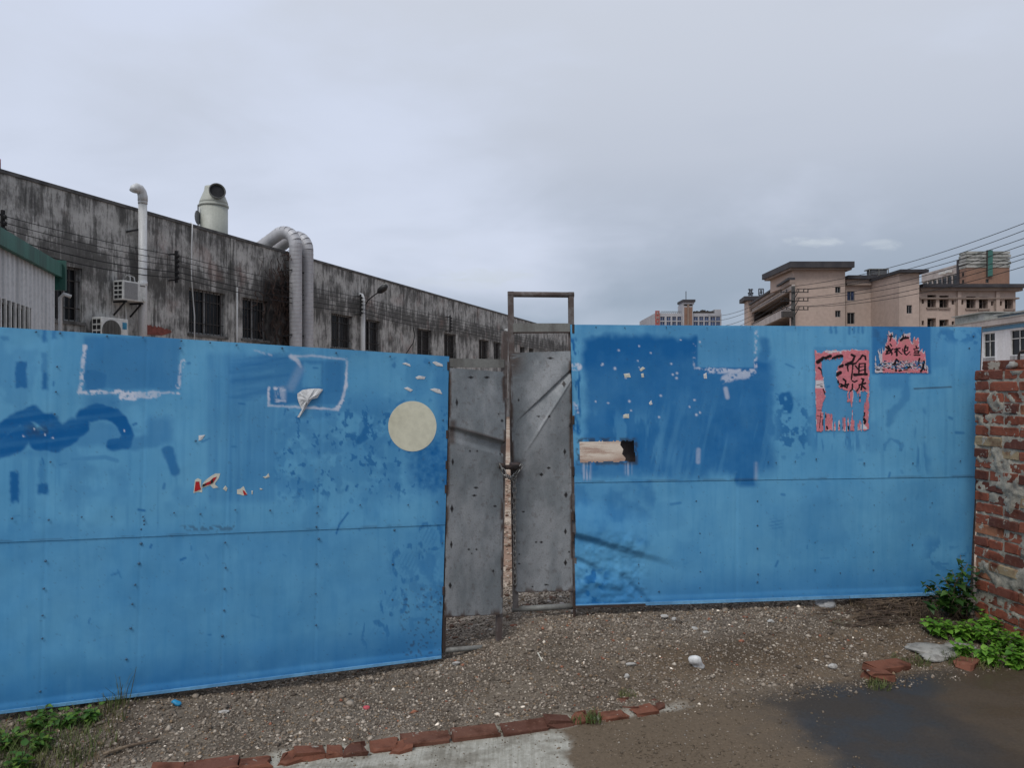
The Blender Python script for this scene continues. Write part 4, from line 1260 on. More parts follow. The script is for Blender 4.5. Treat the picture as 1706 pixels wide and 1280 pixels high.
scr = [('a', LEFT, R8([(655, 480), (700, 420), (735, 470), (715, 525)]), 'white paper speck between the two red sticker remnants', M_SCRAPC),
       ('b', LEFT, R8([(1360, 265), (1420, 255), (1465, 200), (1482, 270), (1410, 295)]), 'white paper scrap above the screws, right of the red stickers', M_SCRAPC),
       ('c', LEFT, R8([(1305, 465), (1360, 480), (1350, 495), (1315, 495)]), 'tiny white scrap low beside the dark red corner remnant', M_SCRAPC),
       ('d', LEFT, R8([(1162, 510), (1186, 512), (1182, 575), (1164, 575)]), 'narrow upright white scrap by the dark red corner remnant', M_SCRAPC),
       ('e', LEFT, [(331, 726), (342, 725), (336, 733), (331, 735)], 'lone triangular white scrap above the red sticker remnants', M_SCRAP),
       ('f', LEFT, [(670, 606), (676, 604), (683, 607), (684, 611), (678, 609)], 'grey curled scrap, upper left of five by the disc', M_SCRAP),
       ('g', LEFT, [(720, 604), (725, 602), (737, 607), (738, 611), (728, 610)], 'white curled scrap, upper right of five by the disc', M_SCRAP),
       ('h', LEFT, [(692, 629), (698, 626), (709, 628), (707, 632), (695, 632)], 'white scrap in the middle of five by the disc', M_SCRAP),
       ('i', LEFT, [(673, 647), (679, 645), (688, 650), (684, 653), (678, 650)], 'grey scrap, lower left of five by the disc', M_SCRAP),
       ('j', LEFT, [(716, 649), (724, 647), (733, 649), (737, 657), (728, 655)], 'white folded scrap, lowest of five by the disc', M_SCRAP),
       ('k', RIGHT, [(1039, 623), (1049, 622), (1051, 629), (1041, 629)], 'cream oblong scrap, upper one on the dark blue patch', M_SCRAPC),
       ('l', RIGHT, [(1038, 692), (1042, 690), (1048, 690), (1048, 697), (1040, 697)], 'cream square scrap just above the letter slot', M_SCRAPC),
       ('m', RIGHT, [(1065, 616), (1071, 611), (1075, 614), (1068, 619)], 'bent white scrap near the top of the dark blue patch', M_SCRAPC),
       ('n', RIGHT, [(1068, 623), (1072, 622), (1073, 629), (1069, 629)], 'small upright cream scrap under the bent white one', M_SCRAPC),
       ('o', RIGHT, [(1172, 624), (1177, 621), (1178, 631), (1173, 631)], 'white scrap below the left end of the white glue band', M_SCRAP),
       ('p', RIGHT, [(1081, 672), (1085, 667), (1087, 674), (1083, 675)], 'thin white hook of paper in the dark blue patch middle', M_SCRAP)]
for _, pl, pts, lab, m in scr:
    flat_paper('paper_scrap', pl, pts, .0128, m, lab, 'paper scrap', .0015)


# ------------------------------------------------------------------ brick wall the gate closes against
def brick_mesh(L, W_, Hh, seed, rough=.004):
    r = random.Random(seed)
    bm = bmesh.new()
    bmesh.ops.create_cube(bm, size=1.0)
    bmesh.ops.scale(bm, vec=(L, W_, Hh), verts=bm.verts)
    bmesh.ops.bevel(bm, geom=list(bm.edges), offset=.006, segments=1, affect='EDGES')
    for v in bm.verts:
        v.co += Vector((r.gauss(0, rough), r.gauss(0, rough * .6), r.gauss(0, rough * .7)))
    m = bpy.data.meshes.new('brick')
    bm.to_mesh(m)
    bm.free()
    return m


wallD = np.array((0.12, -1.0)) / np.hypot(0.12, 1.0)       # runs from the gate towards the viewer
W0 = np.array((3.065, 4.97))
wang = math.atan2(wallD[1], wallD[0])
bw = thing('brick_wall', 'old red brick wall smeared with lime mortar beside the blue gate', 'wall', (W0[0], W0[1], 0.0))
bw.rotation_euler = (0, 0, wang)      # local x runs towards the viewer, local y faces away from the gate (thickness)
CH, NC = 0.0725, 23
BM_ = [brick_mesh(.237, .115, .0645, 100 + k) for k in range(8)]
BH = [brick_mesh(.114, .235, .0645, 200 + k) for k in range(6)]
for m in BM_ + BH:
    m.materials.append(M_BRICK)
top_z = 1.742
WL = 1.25
for c in range(NC):
    z = top_z - (c + .5) * CH
    x = -.235 / 2 + .117 if c % 2 else .0
    hdr = c in (3, 9, 15)
    x0 = 0.0
    first = .112 if c % 2 else .235
    while x0 < WL - .02:
        if hdr or (x0 == 0.0 and c % 2):
            L, m = .112, BH[rnd.randrange(len(BH))]
        else:
            L, m = .235, BM_[rnd.randrange(len(BM_))]
        cut = min(1.0, (WL - x0) / L)
        o = link(bpy.data.objects.new('brick', m), bw)
        w = .235 if L < .2 else .115
        # local y: the visible face is at y = 0, the wall's body lies at y > 0
        o.location = (x0 + L * cut / 2, w / 2 + rnd.uniform(-.007, .007), z + rnd.uniform(-.003, .003))
        o.rotation_euler = (rnd.uniform(-.015, .015), rnd.uniform(-.012, .012), rnd.uniform(-.02, .02))
        o.scale = (cut, 1, rnd.uniform(.93, 1.02))
        if L > .2:
            o2 = link(bpy.data.objects.new('brick', m), bw)
            o2.location = (x0 + L * cut / 2, .1775 + rnd.uniform(-.005, .005), z)
            o2.scale = (cut, 1, 1)
        x0 += L + .012
# the loose capping bricks and the lump of cement with its bent bar
for (x, y, z, rz, m) in ((.10, .13, top_z + .028, .1, BM_[2]), (.40, .10, top_z + .026, -.05, BM_[5]), (.72, .12, top_z + .026, .03, BM_[1]), (.98, .12, top_z + .028, .0, BM_[3])):
    o = link(bpy.data.objects.new('brick', m), bw)
    o.location = (x, y, z)
    o.rotation_euler = (rnd.uniform(-.05, .05), rnd.uniform(-.06, .06), rz)
# mortar: the core with a rough skin standing 9 mm behind the brick faces
xs, zs = np.arange(0.006, WL, .012), np.arange(-.05, top_z - .01, .012)
Xg, Zg = np.meshgrid(xs, zs)
Yg = .0085 + (fbm(Xg * 30, Zg * 30, 3) - .5) * .020
Yg = Yg - .012 * sst(.56, .70, fbm(Xg * 7 + 3, Zg * 9, 4))
i_ = np.arange(Xg.size).reshape(Xg.shape)
np_mesh('mortar', np.stack([Xg, Yg, Zg], -1).reshape(-1, 3), np.stack([i_[:-1, :-1], i_[:-1, 1:], i_[1:, 1:], i_[1:, :-1]], -1).reshape(-1, 4), M_MORTAR, bw, True)
MB().span(.008, WL - .002, .022, .225, -.05, top_z - .012).build('mortar_core', M_MORTAR, bw)


def lump(name, c, s, mat, seed, parent=None, sub=2, amt=.25, flat=False):
    r = random.Random(seed)
    bm = bmesh.new()
    bmesh.ops.create_icosphere(bm, subdivisions=sub, radius=1.0)
    ph = [Vector((r.uniform(-1, 1), r.uniform(-1, 1), r.uniform(-1, 1))).normalized() for _ in range(7)]
    for v in bm.verts:
        k = 1 + sum(amt * .5 * math.sin(3.1 * v.co.dot(p) + i) for i, p in enumerate(ph)) / 2 + r.uniform(-amt, amt) * .25
        co = v.co * k
        v.co = Vector((co.x * s[0], co.y * s[1], co.z * s[2]))
    m = bpy.data.meshes.new(name)
    bm.to_mesh(m)
    bm.free()
    m.materials.append(mat)
    if not flat:
        m.polygons.foreach_set('use_smooth', [True] * len(m.polygons))
    o = bpy.data.objects.new(name, m)
    o.location = c
    return link(o, parent)


M_CEMENT = simple('grey_cement', (0.36, 0.35, 0.32), .95, 0, (0.22, 0.21, 0.19), 20, bmp=.5)
lump('cement_lump', (.245, .10, top_z + .020), (.085, .07, .030), M_CEMENT, 5, bw, 2, .5)
MB().tube([(.255, .10, top_z), (.253, .10, top_z + .075), (.258, .10, top_z + .098), (.275, .10, top_z + .108), (.345, .10, top_z + .112)], .0075, 8).build('bent_bar', M_RUST_DARK, bw, True)

# ------------------------------------------------------------------ brick kerb and loose pieces on the ground
ke = thing('brick_kerb', 'row of broken red bricks edging the gravel along the concrete', 'kerb', (0, 0, 0))
KB = [brick_mesh(.225, .105, .055, 300 + k, .006) for k in range(4)] + [brick_mesh(.13, .10, .055, 320 + k, .010) for k in range(3)] + [brick_mesh(.075, .085, .05, 340 + k, .012) for k in range(3)]
for m in KB:
    m.materials.append(M_BRICK_CLEAN)
kang = math.atan(0.281)


def kerb_brick(x, doff, m, z=0.0, rot=0.0):
    y = 3.21 + .281 * (x + 1.52) + doff
    o = link(bpy.data.objects.new('brick', m), ke)
    o.location = (x, y, gh(x, y) + z)
    o.rotation_euler = (rnd.uniform(-.09, .09), rnd.uniform(-.05, .05), kang + rot + rnd.uniform(-.07, .07))
    o.scale = (1, 1, rnd.uniform(.85, 1.05))


for u, v, k in ((280, 1281, 5), (352, 1274, 1), (425, 1268, 4), (516, 1251, 5), (558, 1249, 7), (592, 1246, 8), (641, 1237, 4), (708, 1227, 0), (790, 1217, 2), (873, 1208, 3), (930, 1199, 5), (968, 1194, 8), (1020, 1187, 4), (1072, 1180, 6), (1040, 1172, 8), (1092, 1172, 9), (980, 1184, 9), (672, 1240, 9), (488, 1258, 9)):
    p = gpt(u, v)
    kerb_brick(p.x, p.y - (3.21 + .281 * (p.x + 1.52)), KB[k], -.027, 0)
LB = [((1478, 1117), 0, .15, 'broken red brick slab nearest the weeds, longest of three', 1.25), ((1463, 1131), 5, -.1, 'short broken brick lying in front of the longer one', 1.1), ((1610, 1110), 4, .5, 'dark red brick half under the bright green leaves', 1.1)]
for (u, v), k, rz, lab, s in LB:
    p = gpt(u, v)
    o = link(bpy.data.objects.new('loose_brick', KB[k].copy()))
    o.location = p + Vector((0, 0, .016))
    o.rotation_euler = (rnd.uniform(-.15, .1), .06, kang + rz)
    o.scale = (s, 1, .8)
    tag(o, lab, 'brick')
p = gpt(1556, 1086)
tag(lump('stone_slab', p + Vector((0, 0.0, .012)), (.155, .10, .022), M_CEMENT, 31, None, 3, .35), 'flat grey cement slab lying beside the green weeds', 'stone')
p = gpt(1552, 1098)
tag(lump('stone_slab', p + Vector((0, 0, .01)), (.085, .055, .016), M_CEMENT, 37, None, 3, .35), 'smaller cement slab just in front of the larger slab', 'stone')
p = gpt(1596, 1081)
tag(lump('stone_slab', p + Vector((0, 0, .01)), (.10, .07, .016), M_CEMENT, 38, None, 3, .35), 'cement slab half hidden behind, touching the weeds', 'stone')
M_TISSUE = simple('white_tissue', (0.72, 0.72, 0.71), .9, 0, (0.55, 0.55, 0.54), 30)
p = gpt(1159, 1112)
tag(lump('crumpled_paper', p + Vector((0, 0, .026)), (.034, .028, .034), M_TISSUE, 44, None, 3, .75), 'crumpled white paper ball on the bare dirt', 'litter')
p = gpt(1374, 1011)
tag(lump('plastic_bag', p + Vector((0, 0, .022)), (.065, .05, .034), simple('dirty_plastic', (0.40, 0.40, 0.40), .4, 0, (.25, .25, .25), 14), 46, None, 3, .7), 'crumpled grey plastic bag at the foot of the gate', 'litter')
p = gpt(295, 1176)
tag(lump('plastic_scrap', p + Vector((0, 0, .012)), (.022, .016, .012), simple('cyan_plastic', (.03, .30, .55), .4), 47, None, 2, .6), 'small bright blue plastic scrap under the gate', 'litter')
p = gpt(612, 1182)
tag(lump('plastic_scrap', p + Vector((0, 0, .008)), (.014, .012, .008), simple('pink_plastic', (.55, .08, .10), .5), 48, None, 2, .6), 'tiny pinkish red scrap in the middle of the gravel', 'litter')
M_PALE = simple('pale_stone', (0.50, 0.48, 0.45), .9, 0, (0.34, 0.32, 0.29), 20, bmp=.4)
for (u, v), s, lab in (((761, 1109), (.028, .02, .016), 'white stone in the gravel below the left wicket'), ((735, 1111), (.012, .01, .008), 'small white pebble beside the larger white stone'),
                       ((1106, 1030), (.034, .02, .014), 'flat white stone under the crumpled gate corner'), ((1123, 1035), (.02, .02, .016), 'square white stone second from the gate corner'),
                       ((1157, 1050), (.028, .02, .013), 'white stone chip in the rubble band'), ((1175, 1056), (.024, .016, .012), 'thin white chip below the rubble band'),
                       ((1386, 1115), (.038, .028, .02), 'grey stone beside the broken brick slab'), ((1050, 1110), (.034, .026, .014), 'grey stone on the gravel near the kerb end'),
                       ((1045, 1130), (.022, .018, .014), 'pale pebble just above the kerb grass'), ((374, 1190), (.03, .016, .012), 'white oblong chip near the blue plastic scrap'),
                       ((858, 1043), (.04, .022, .006), 'dark red brick crumbs in front of the wickets'), ((1285, 1038), (.026, .02, .014), 'white pebble at the rubble band right end')):
    p = gpt(u, v)
    tag(lump('stone', p + Vector((0, 0, s[2] * .6)), tuple(q * .8 for q in s), M_BRICK_CLEAN if 'red' in lab else M_PALE, int(u), None, 2, .4, True), lab, 'stone')
a, b = gpt(172, 1262, .012), gpt(266, 1236, .012)
tag(MB().tube([a, a.lerp(b, .4) + Vector((0, .006, .004)), b], [.008, .007, .005], 6).build('stick', M_WOOD), 'long bare stick lying on the gravel by the weeds', 'stick')
a, b = gpt(896, 1090, .006), gpt(903, 1104, .006)
tag(MB().tube([a, b], .004, 5).build('stick', M_SCRAPC), 'short pale sliver of wood in front of the wickets', 'stick')


# ------------------------------------------------------------------ gravel: loose stones over the apron and into the yard
def stones(name, n, area, size, pal, seed, dens, mat, sub=1, label=None):
    r = np.random.default_rng(seed)
    x0, x1, y0, y1 = area
    X, Y = [], []
    tot = 0
    while tot < n:
        x, y = r.uniform(x0, x1, n), r.uniform(y0, y1, n)
        k = r.random(n) < dens(x, y)
        X.append(x[k])
        Y.append(y[k])
        tot += k.sum()
    x, y = np.concatenate(X)[:n], np.concatenate(Y)[:n]
    bm = bmesh.new()
    if sub:
        bmesh.ops.create_icosphere(bm, subdivisions=sub, radius=1.0)
    else:
        oc = [bm.verts.new(q) for q in ((1, 0, 0), (0, 1, 0), (-1, 0, 0), (0, -1, 0), (0, 0, 1), (0, 0, -1))]
        for q in range(4):
            bm.faces.new((oc[q], oc[(q + 1) % 4], oc[4]))
            bm.faces.new((oc[(q + 1) % 4], oc[q], oc[5]))
        bm.verts.index_update()
    bv = np.array([v.co[:] for v in bm.verts])
    bf = np.array([[v.index for v in f.verts] for f in bm.faces])
    bm.free()
    if sub == 1:
        pass
    nv = len(bv)
    s = size * np.exp(r.normal(0, .42, n))
    sc = np.stack([r.uniform(.7, 1.35, n), r.uniform(.6, 1.0, n), r.uniform(.35, .75, n)], 1) * s[:, None]
    ang = r.uniform(0, 6.28, n)
    V = bv[None] * (1 + r.uniform(-.28, .28, (n, nv, 1))) * sc[:, None]
    ca, sa = np.cos(ang)[:, None], np.sin(ang)[:, None]
    vx, vy = V[..., 0] * ca - V[..., 1] * sa, V[..., 0] * sa + V[..., 1] * ca
    gz = ground_h(x, y) + (fbm(x * 5, y * 5, 4) - .5) * .035 + (fbm(x * 22, y * 22, 3) - .5) * .014
    rd = sst(.02, -.03, kerb_d(x, y))
    gz = gz * (1 - rd) + rd * (-.022 * sst(1.2, .7, x))
    V = np.stack([vx + x[:, None], vy + y[:, None], V[..., 2] + (gz + sc[:, 2] * r.uniform(-.1, .55, n))[:, None]], -1).reshape(-1, 3)
    Fq = (bf[None] + (np.arange(n) * nv)[:, None, None]).reshape(-1, 3)
    pc = np.array([p[1] for p in pal])
    pw = np.array([p[0] for p in pal], float)
    ci = r.choice(len(pal), n, p=pw / pw.sum())
    c = pc[ci] * r.uniform(.7, 1.25, (n, 1))
    A = np.concatenate([np.repeat(c, nv, 0), np.ones((n * nv, 1))], 1)
    return kind(np_mesh(name, V, Fq, mat, None, False, {'tint': A}), 'stuff')


M_STONES = attr_mat('gravel_stones', 'tint', .9, .3, 60)
PAL = [(28, (.135, .122, .110)), (26, (.185, .170, .155)), (16, (.078, .068, .060)), (12, (.25, .235, .218)), (9, (.16, .125, .092)), (1.6, (.38, .365, .345)), (1.2, (.18, .085, .06)), (.5, (.62, .60, .57))]
PAL = [(a, tuple(q * k for q, k in zip(c, (1.64, 1.49, 1.31)))) for a, c in PAL]
PALM = [(12, (.17, .13, .09)), (8, (.22, .175, .13)), (6, (.11, .085, .06)), (2, (.30, .27, .23))]


def dens_gravel(x, y):
    d = kerb_d(x, y)
    n = fbm(x * 1.7 + 3, y * 1.7, 4)
    bare = sst(.5, 1.0, x) * sst(.7, .40, d) * .62
    rub = rect(x, y, (.45, 4.35, 2.4, 5.2), .15) * .5
    w = np.clip(.62 + .7 * (n - .35) + rub, 0, 1) * (1 - bare)
    return np.clip(w + .12, .06, 1) * np.maximum(sst(-.04, .03, d), sst(.75, .95, x) * sst(-.22, .0, d) * .6) * sst(6.4, 5.2, y)


def dens_road(x, y):
    d = kerb_d(x, y)
    return sst(0, -.03, d) * (.06 + .94 * np.exp(-np.abs(d + .02) * 22)) * sst(1.2, .9, x) + sst(0, -.03, d) * sst(.1, .5, x) * sst(1.6, 1.1, x) * .6 + sst(-.25, -.05, d) * sst(0.02, -.02, d) * (x > 1.0) * .4


stones('gravel', 120000, (-3.2, 3.3, 2.6, 6.4), .0058, PAL, 1, dens_gravel, M_STONES, 0)
stones('coarse_gravel', 1500, (-3.2, 3.2, 2.8, 6.4), .0100, PAL, 2, lambda x, y: dens_gravel(x, y) ** 1.3, M_STONES, 1)
stones('grit', 9000, (-2.4, 2.4, 2.4, 4.4), .0038, PALM, 3, dens_road, M_STONES, 0)
PALY = [(10, (.44, .37, .30)), (8, (.34, .27, .21)), (5, (.20, .12, .085)), (4, (.52, .47, .42))]
stones('yard_rubble', 9000, (-2.0, 2.2, 4.4, 13), .013, PALY, 4, lambda x, y: sst(1.0, 1.5, kerb_d(x, y)) * np.clip(1.2 - (y - 5) * .06, .2, 1), M_STONES)

# ------------------------------------------------------------------ plants
def leaf_mat(name, c1, c2, c3):
    m, N, setp = new_mat(name)
    oi = N.n('ShaderNodeObjectInfo', _out=5)
    co = coords(N)
    col = N.ramp(oi, [(0, c1), (.45, c2), (1, c3)])
    col = N.mix(N.rng(N.noise(co, 24, 3), .45, .7, 0, .4), col, tuple(x * .6 for x in c1))
    setp(Base_Color=col, Roughness=.5, Specular_IOR_Level=.3)
    bs = [n for n in m.node_tree.nodes if n.type == 'BSDF_PRINCIPLED'][0]
    tr = m.node_tree.nodes.new('ShaderNodeBsdfTranslucent')
    m.node_tree.links.new(N.mix(1.0, col, (1.2, 1.4, .5), 'MULTIPLY'), tr.inputs[0])
    mx = m.node_tree.nodes.new('ShaderNodeMixShader')
    mx.inputs[0].default_value = .25
    out = [n for n in m.node_tree.nodes if n.type == 'OUTPUT_MATERIAL'][0]
    m.node_tree.links.new(bs.outputs[0], mx.inputs[1])
    m.node_tree.links.new(tr.outputs[0], mx.inputs[2])
    m.node_tree.links.new(mx.outputs[0], out.inputs[0])
    return m


M_LEAF = leaf_mat('fresh_leaf', (.070, .180, .022), (.135, .300, .034), (.205, .390, .052))
M_LEAF_D = leaf_mat('dark_leaf', (.022, .060, .014), (.036, .090, .018), (.065, .145, .024))
M_LEAF_Y = leaf_mat('dull_weed_leaf', (.045, .120, .024), (.085, .190, .030), (.16, .25, .045))
M_STEM = simple('weed_stem', (.065, .085, .03), .8, 0, (.075, .05, .03), 20)


def leaf_mesh(L, Wd, fold, droop, mat, teeth=False):
    """a folded, drooping leaf along +x with its stalk at the origin"""
    ts = [0, .16, .34, .55, .76, .92, 1.0]
    ws = [.0, .62, .98, .86, .50, .17, 0]
    v, f = [], []
    for k, (t, w) in enumerate(zip(ts, ws)):
        x = L * (t - .10 * t * t)
        z = -droop * L * t * t
        w = w * Wd / 2 * (1.08 if teeth and k % 2 else 1)
        v += [(x, -w, z + fold * w), (x, 0, z), (x, w, z + fold * w)]
    for k in range(len(ts) - 1):
        a = 3 * k
        f += [(a, a + 3, a + 4, a + 1), (a + 1, a + 4, a + 5, a + 2)]
    m = bpy.data.meshes.new('leaf')
    m.from_pydata(v, [], f)
    bm = bmesh.new()
    bm.from_mesh(m)
    bmesh.ops.remove_doubles(bm, verts=bm.verts, dist=1e-6)
    bm.to_mesh(m)
    bm.free()
    m.polygons.foreach_set('use_smooth', [True] * len(m.polygons))
    m.materials.append(mat)
    return m


def leaves(mat, L, Wd):
    return [leaf_mesh(L * s, Wd * s, fo, dr, mat, True) for s, fo, dr in ((1, .35, .25), (.85, .5, .45), (1.15, .25, .15), (.7, .4, .3), (1.0, .3, .6))]


LV_G, LV_D, LV_Y = leaves(M_LEAF, .074, .052), leaves(M_LEAF_D, .072, .044), leaves(M_LEAF_Y, .070, .046)


def put_leaf(parent, mesh, p, az, el, s=1.0, roll=0.0):
    o = link(bpy.data.objects.new('leaf', mesh), parent)
    o.location = p
    o.rotation_mode = 'QUATERNION'
    o.rotation_quaternion = Matrix.Rotation(az, 3, 'Z').to_quaternion() @ Matrix.Rotation(-el, 3, 'Y').to_quaternion() @ Matrix.Rotation(roll, 3, 'X').to_quaternion()
    o.scale = (s, s, s)


def weed(x, y, h, nst, lv, label, seed, spread=.6, per=7, name='weed', cat='plant', group=None, s=1.0):
    r = random.Random(seed)
    z0 = gh(x, y)
    t = thing(name, label, cat, (x, y, z0 - .01), group)
    mb = MB()
    for k in range(nst):
        az = 6.283 * k / nst + r.uniform(-.5, .5)
        sp = r.uniform(.2, 1.0) * spread
        hh = h * r.uniform(.6, 1.0) * (1 - .3 * sp)
        pts = [Vector((0, 0, 0))]
        for q in range(1, 5):
            f = q / 4
            pts.append(Vector((math.cos(az) * sp * hh * f * (0.6 + .5 * f), math.sin(az) * sp * hh * f * (.6 + .5 * f), hh * (f - .12 * f * f * sp))))
        mb.tube(pts, [.0032, .003, .0026, .002, .0013], 5)
        for q in range(per):
            f = .25 + .75 * (q + r.uniform(0, .6)) / per
            i = min(int(f * 4), 3)
            p = pts[i].lerp(pts[i + 1], min(f * 4 - i, 1))
            put_leaf(t, lv[r.randrange(len(lv))], p, az + q * 2.4 + r.uniform(-.5, .5), r.uniform(-.25, .55) + .3 * (f > .9), s * r.uniform(.7, 1.1) * (1.05 - .35 * f), r.uniform(-.4, .4))
    mb.build('stem', M_STEM, t, True)
    return t


GW = 'bright green weeds under the brick wall'
for k, (u, v, h, ns, lab) in enumerate([
        (1562, 1056, .17, 12, 'bright green weed in front of the dark shrub, leftmost of the bright clumps'),
        (1604, 1092, .13, 13, 'bright green weed overhanging the right end of the cement slabs'),
        (1600, 1058, .16, 13, 'bright green weed directly in front of the shrub stems, behind the cement slabs'),
        (1655, 1052, .20, 14, 'bright green weed at the back, between shrub and tallest weed'),
        (1632, 1064, .19, 15, 'bright green weed in the middle of the patch, right of the cement slabs'),
        (1648, 1104, .15, 16, 'bright green weed at the muddy edge, next to the half hidden dark brick'),
        (1668, 1082, .20, 18, 'tallest and fullest bright green weed against the foot of the brick wall'),
        (1692, 1108, .16, 16, 'bright green weed at the muddy edge near the end of the brick wall'),
        (1712, 1088, .21, 18, 'bright green weed cut by the picture edge below the brick wall')]):
    p = gpt(u, v + 6)
    weed(p.x, p.y, h, ns, LV_G, lab, 500 + k, .85, 8, group=GW, s=.86)
LW = 'weeds at the left foot of the gate'
for k, (u, v, h, ns, lab) in enumerate([
        (62, 1216, .14, 12, 'leafy weed rising against the bottom of the blue sheet in the left corner'),
        (108, 1212, .12, 11, 'leafy weed under the blue sheet, right beside the leftmost tall one'),
        (150, 1204, .10, 10, 'leafy weed nearest the tall grass stalks'),
        (68, 1250, .13, 11, 'pale leafy weed standing forward among the rough grass'),
        (14, 1248, .14, 12, 'leafy weed at the left edge of the picture under the gate'),
        (35, 1290, .13, 12, 'leafy weed cut off at the bottom left corner'),
        (-45, 1255, .15, 12, 'leafy weed outside the grass, by the hinge end of the gate')]):
    p = gpt(u, v)
    weed(p.x, p.y, h, ns, LV_Y, lab, 600 + k, .9, 6, group=LW, s=.74)

# the dark shrub in the corner between gate and brick wall
p = gpt(1592, 1030)
sh = thing('shrub', 'dark leafy shrub in the corner of gate and brick wall', 'shrub', tuple(p))
mb, r = MB(), random.Random(77)
tips = [(1600, 925, 0), (1612, 940, 1), (1604, 955, 0), (1620, 962, 1), (1540, 975, 0), (1556, 972, 1), (1570, 962, 0), (1590, 968, 0), (1548, 988, 0), (1605, 978, 1), (1622, 985, 0), (1575, 985, 1), (1560, 1000, 0), (1590, 998, 1), (1612, 1004, 1), (1600, 1015, 0), (1575, 1012, 0), (1545, 1008, 1), (1624, 1015, 0), (1585, 950, 0), (1628, 945, 0)]
for u, v, near in tips:
    y = p.y - .12 * near + r.uniform(-.12, .10)
    tip = Vector(((u - U0) / F * y, y, EYE + (V0 - v) / F * y)) - p
    base = Vector((r.uniform(-.05, .05), r.uniform(-.05, .05), 0))
    mid = base.lerp(tip, .55) + Vector((r.uniform(-.03, .03), r.uniform(-.03, .03), .03))
    pts = [base, base.lerp(mid, .5), mid, mid.lerp(tip, .5), tip]
    mb.tube(pts, [.006, .005, .004, .003, .0015], 5)
    for q in range(13):
        f = .32 + .68 * (q + r.random()) / 13
        i = min(int(f * 4), 3)
        c = pts[i].lerp(pts[i + 1], f * 4 - i)
        put_leaf(sh, LV_D[r.randrange(5)], c + Vector((r.uniform(-.025, .025), r.uniform(-.025, .025), r.uniform(-.015, .02))), r.uniform(0, 6.28), r.uniform(-.4, .5), r.uniform(.65, 1.1), r.uniform(-.4, .4))
mb.build('stem', M_WOOD, sh, True)


def blades(name, clumps, mat, seed, label=None):
    """grass: clumps of (x, y, radius, n, height)"""
    r = random.Random(seed)
    v, f = [], []
    for x, y, rad, n, h in clumps:
        for _ in range(n):
            a, q = r.uniform(0, 6.28), rad * math.sqrt(r.random())
            bx, by = x + math.cos(a) * q, y + math.sin(a) * q
            z = gh(bx, by) - .012
            hh, az, ln = h * r.uniform(.4, 1.15), r.uniform(0, 6.28), r.uniform(.1, .9)
            w = r.uniform(.0012, .003)
            sx, sy = -math.sin(az) * w, math.cos(az) * w
            i = len(v)
            for t in (0, .5, .85):
                dx = math.cos(az) * ln * hh * t * t
                dy = math.sin(az) * ln * hh * t * t
                k = 1 - t * .6
                v += [(bx + dx - sx * k, by + dy - sy * k, z + hh * t), (bx + dx + sx * k, by + dy + sy * k, z + hh * t)]
            v.append((bx + math.cos(az) * ln * hh, by + math.sin(az) * ln * hh, z + hh * .97))
            f += [(i, i + 1, i + 3, i + 2), (i + 2, i + 3, i + 5, i + 4), (i + 4, i + 5, i + 6)]
    m = bpy.data.meshes.new(name)
    m.from_pydata(v, [], f)
    m.materials.append(mat)
    return kind(link(bpy.data.objects.new(name, m)), 'stuff')


def clump_px(lst):
    out = []
    for u, v, rad, n, h in lst:
        p = gpt(u, v)
        out.append((p.x, p.y, rad, n, h))
    return out


M_GRASS = simple('rough_grass', (.075, .115, .028), .8, 0, (.14, .13, .05), 4)
M_STRAW = simple('dry_straw', (.17, .125, .075), .9, 0, (.09, .06, .038), 6)
blades('grass', clump_px([(20, 1275, .14, 240, .08), (90, 1262, .16, 260, .07), (140, 1240, .14, 200, .06), (165, 1205, .10, 120, .06), (70, 1225, .15, 200, .08), (185, 1180, .06, 60, .09), (-40, 1265, .2, 200, .1), (60, 1290, .2, 240, .07),
                          (205, 1178, .03, 18, .18), (230, 1168, .05, 30, .06), (988, 1198, .045, 90, .045), (1045, 1158, .05, 90, .03), (1464, 1146, .06, 120, .05), (1530, 1104, .06, 90, .05), (1600, 1108, .08, 140, .07), (1640, 1110, .1, 160, .06),
                          (1585, 1100, .05, 70, .07), (960, 1200, .03, 40, .03), (1500, 1100, .05, 60, .04), (1400, 1040, .06, 50, .03), (785, 1157, .04, 40, .012)]), M_GRASS, 5)
blades('dry_grass', clump_px([(130, 1262, .2, 200, .05), (170, 1225, .16, 160, .05), (1450, 1015, .14, 300, .09), (1500, 1018, .14, 300, .09), (1540, 1030, .12, 250, .1), (1480, 1045, .14, 150, .05), (1420, 1022, .12, 160, .05)]), M_STRAW, 6)
# two tall seed stalks in front of the lower sheet
for (u0, v0, u1, v1, lab) in ((206, 1205, 199, 1128, 'tall thin grass stalk leaning left before the blue sheet'), (206, 1205, 227, 1112, 'tall thin grass stalk leaning right before the blue sheet')):
    p = gpt(u0, v0)
    tip = Vector(((u1 - U0) / F * p.y, p.y, EYE + (V0 - v1) / F * p.y))
    tag(MB().tube([p, p.lerp(tip, .5) + Vector((.004, 0, .004)), tip], [.0026, .002, .0009], 5).build('grass_stalk', M_STEM), lab, 'grass')
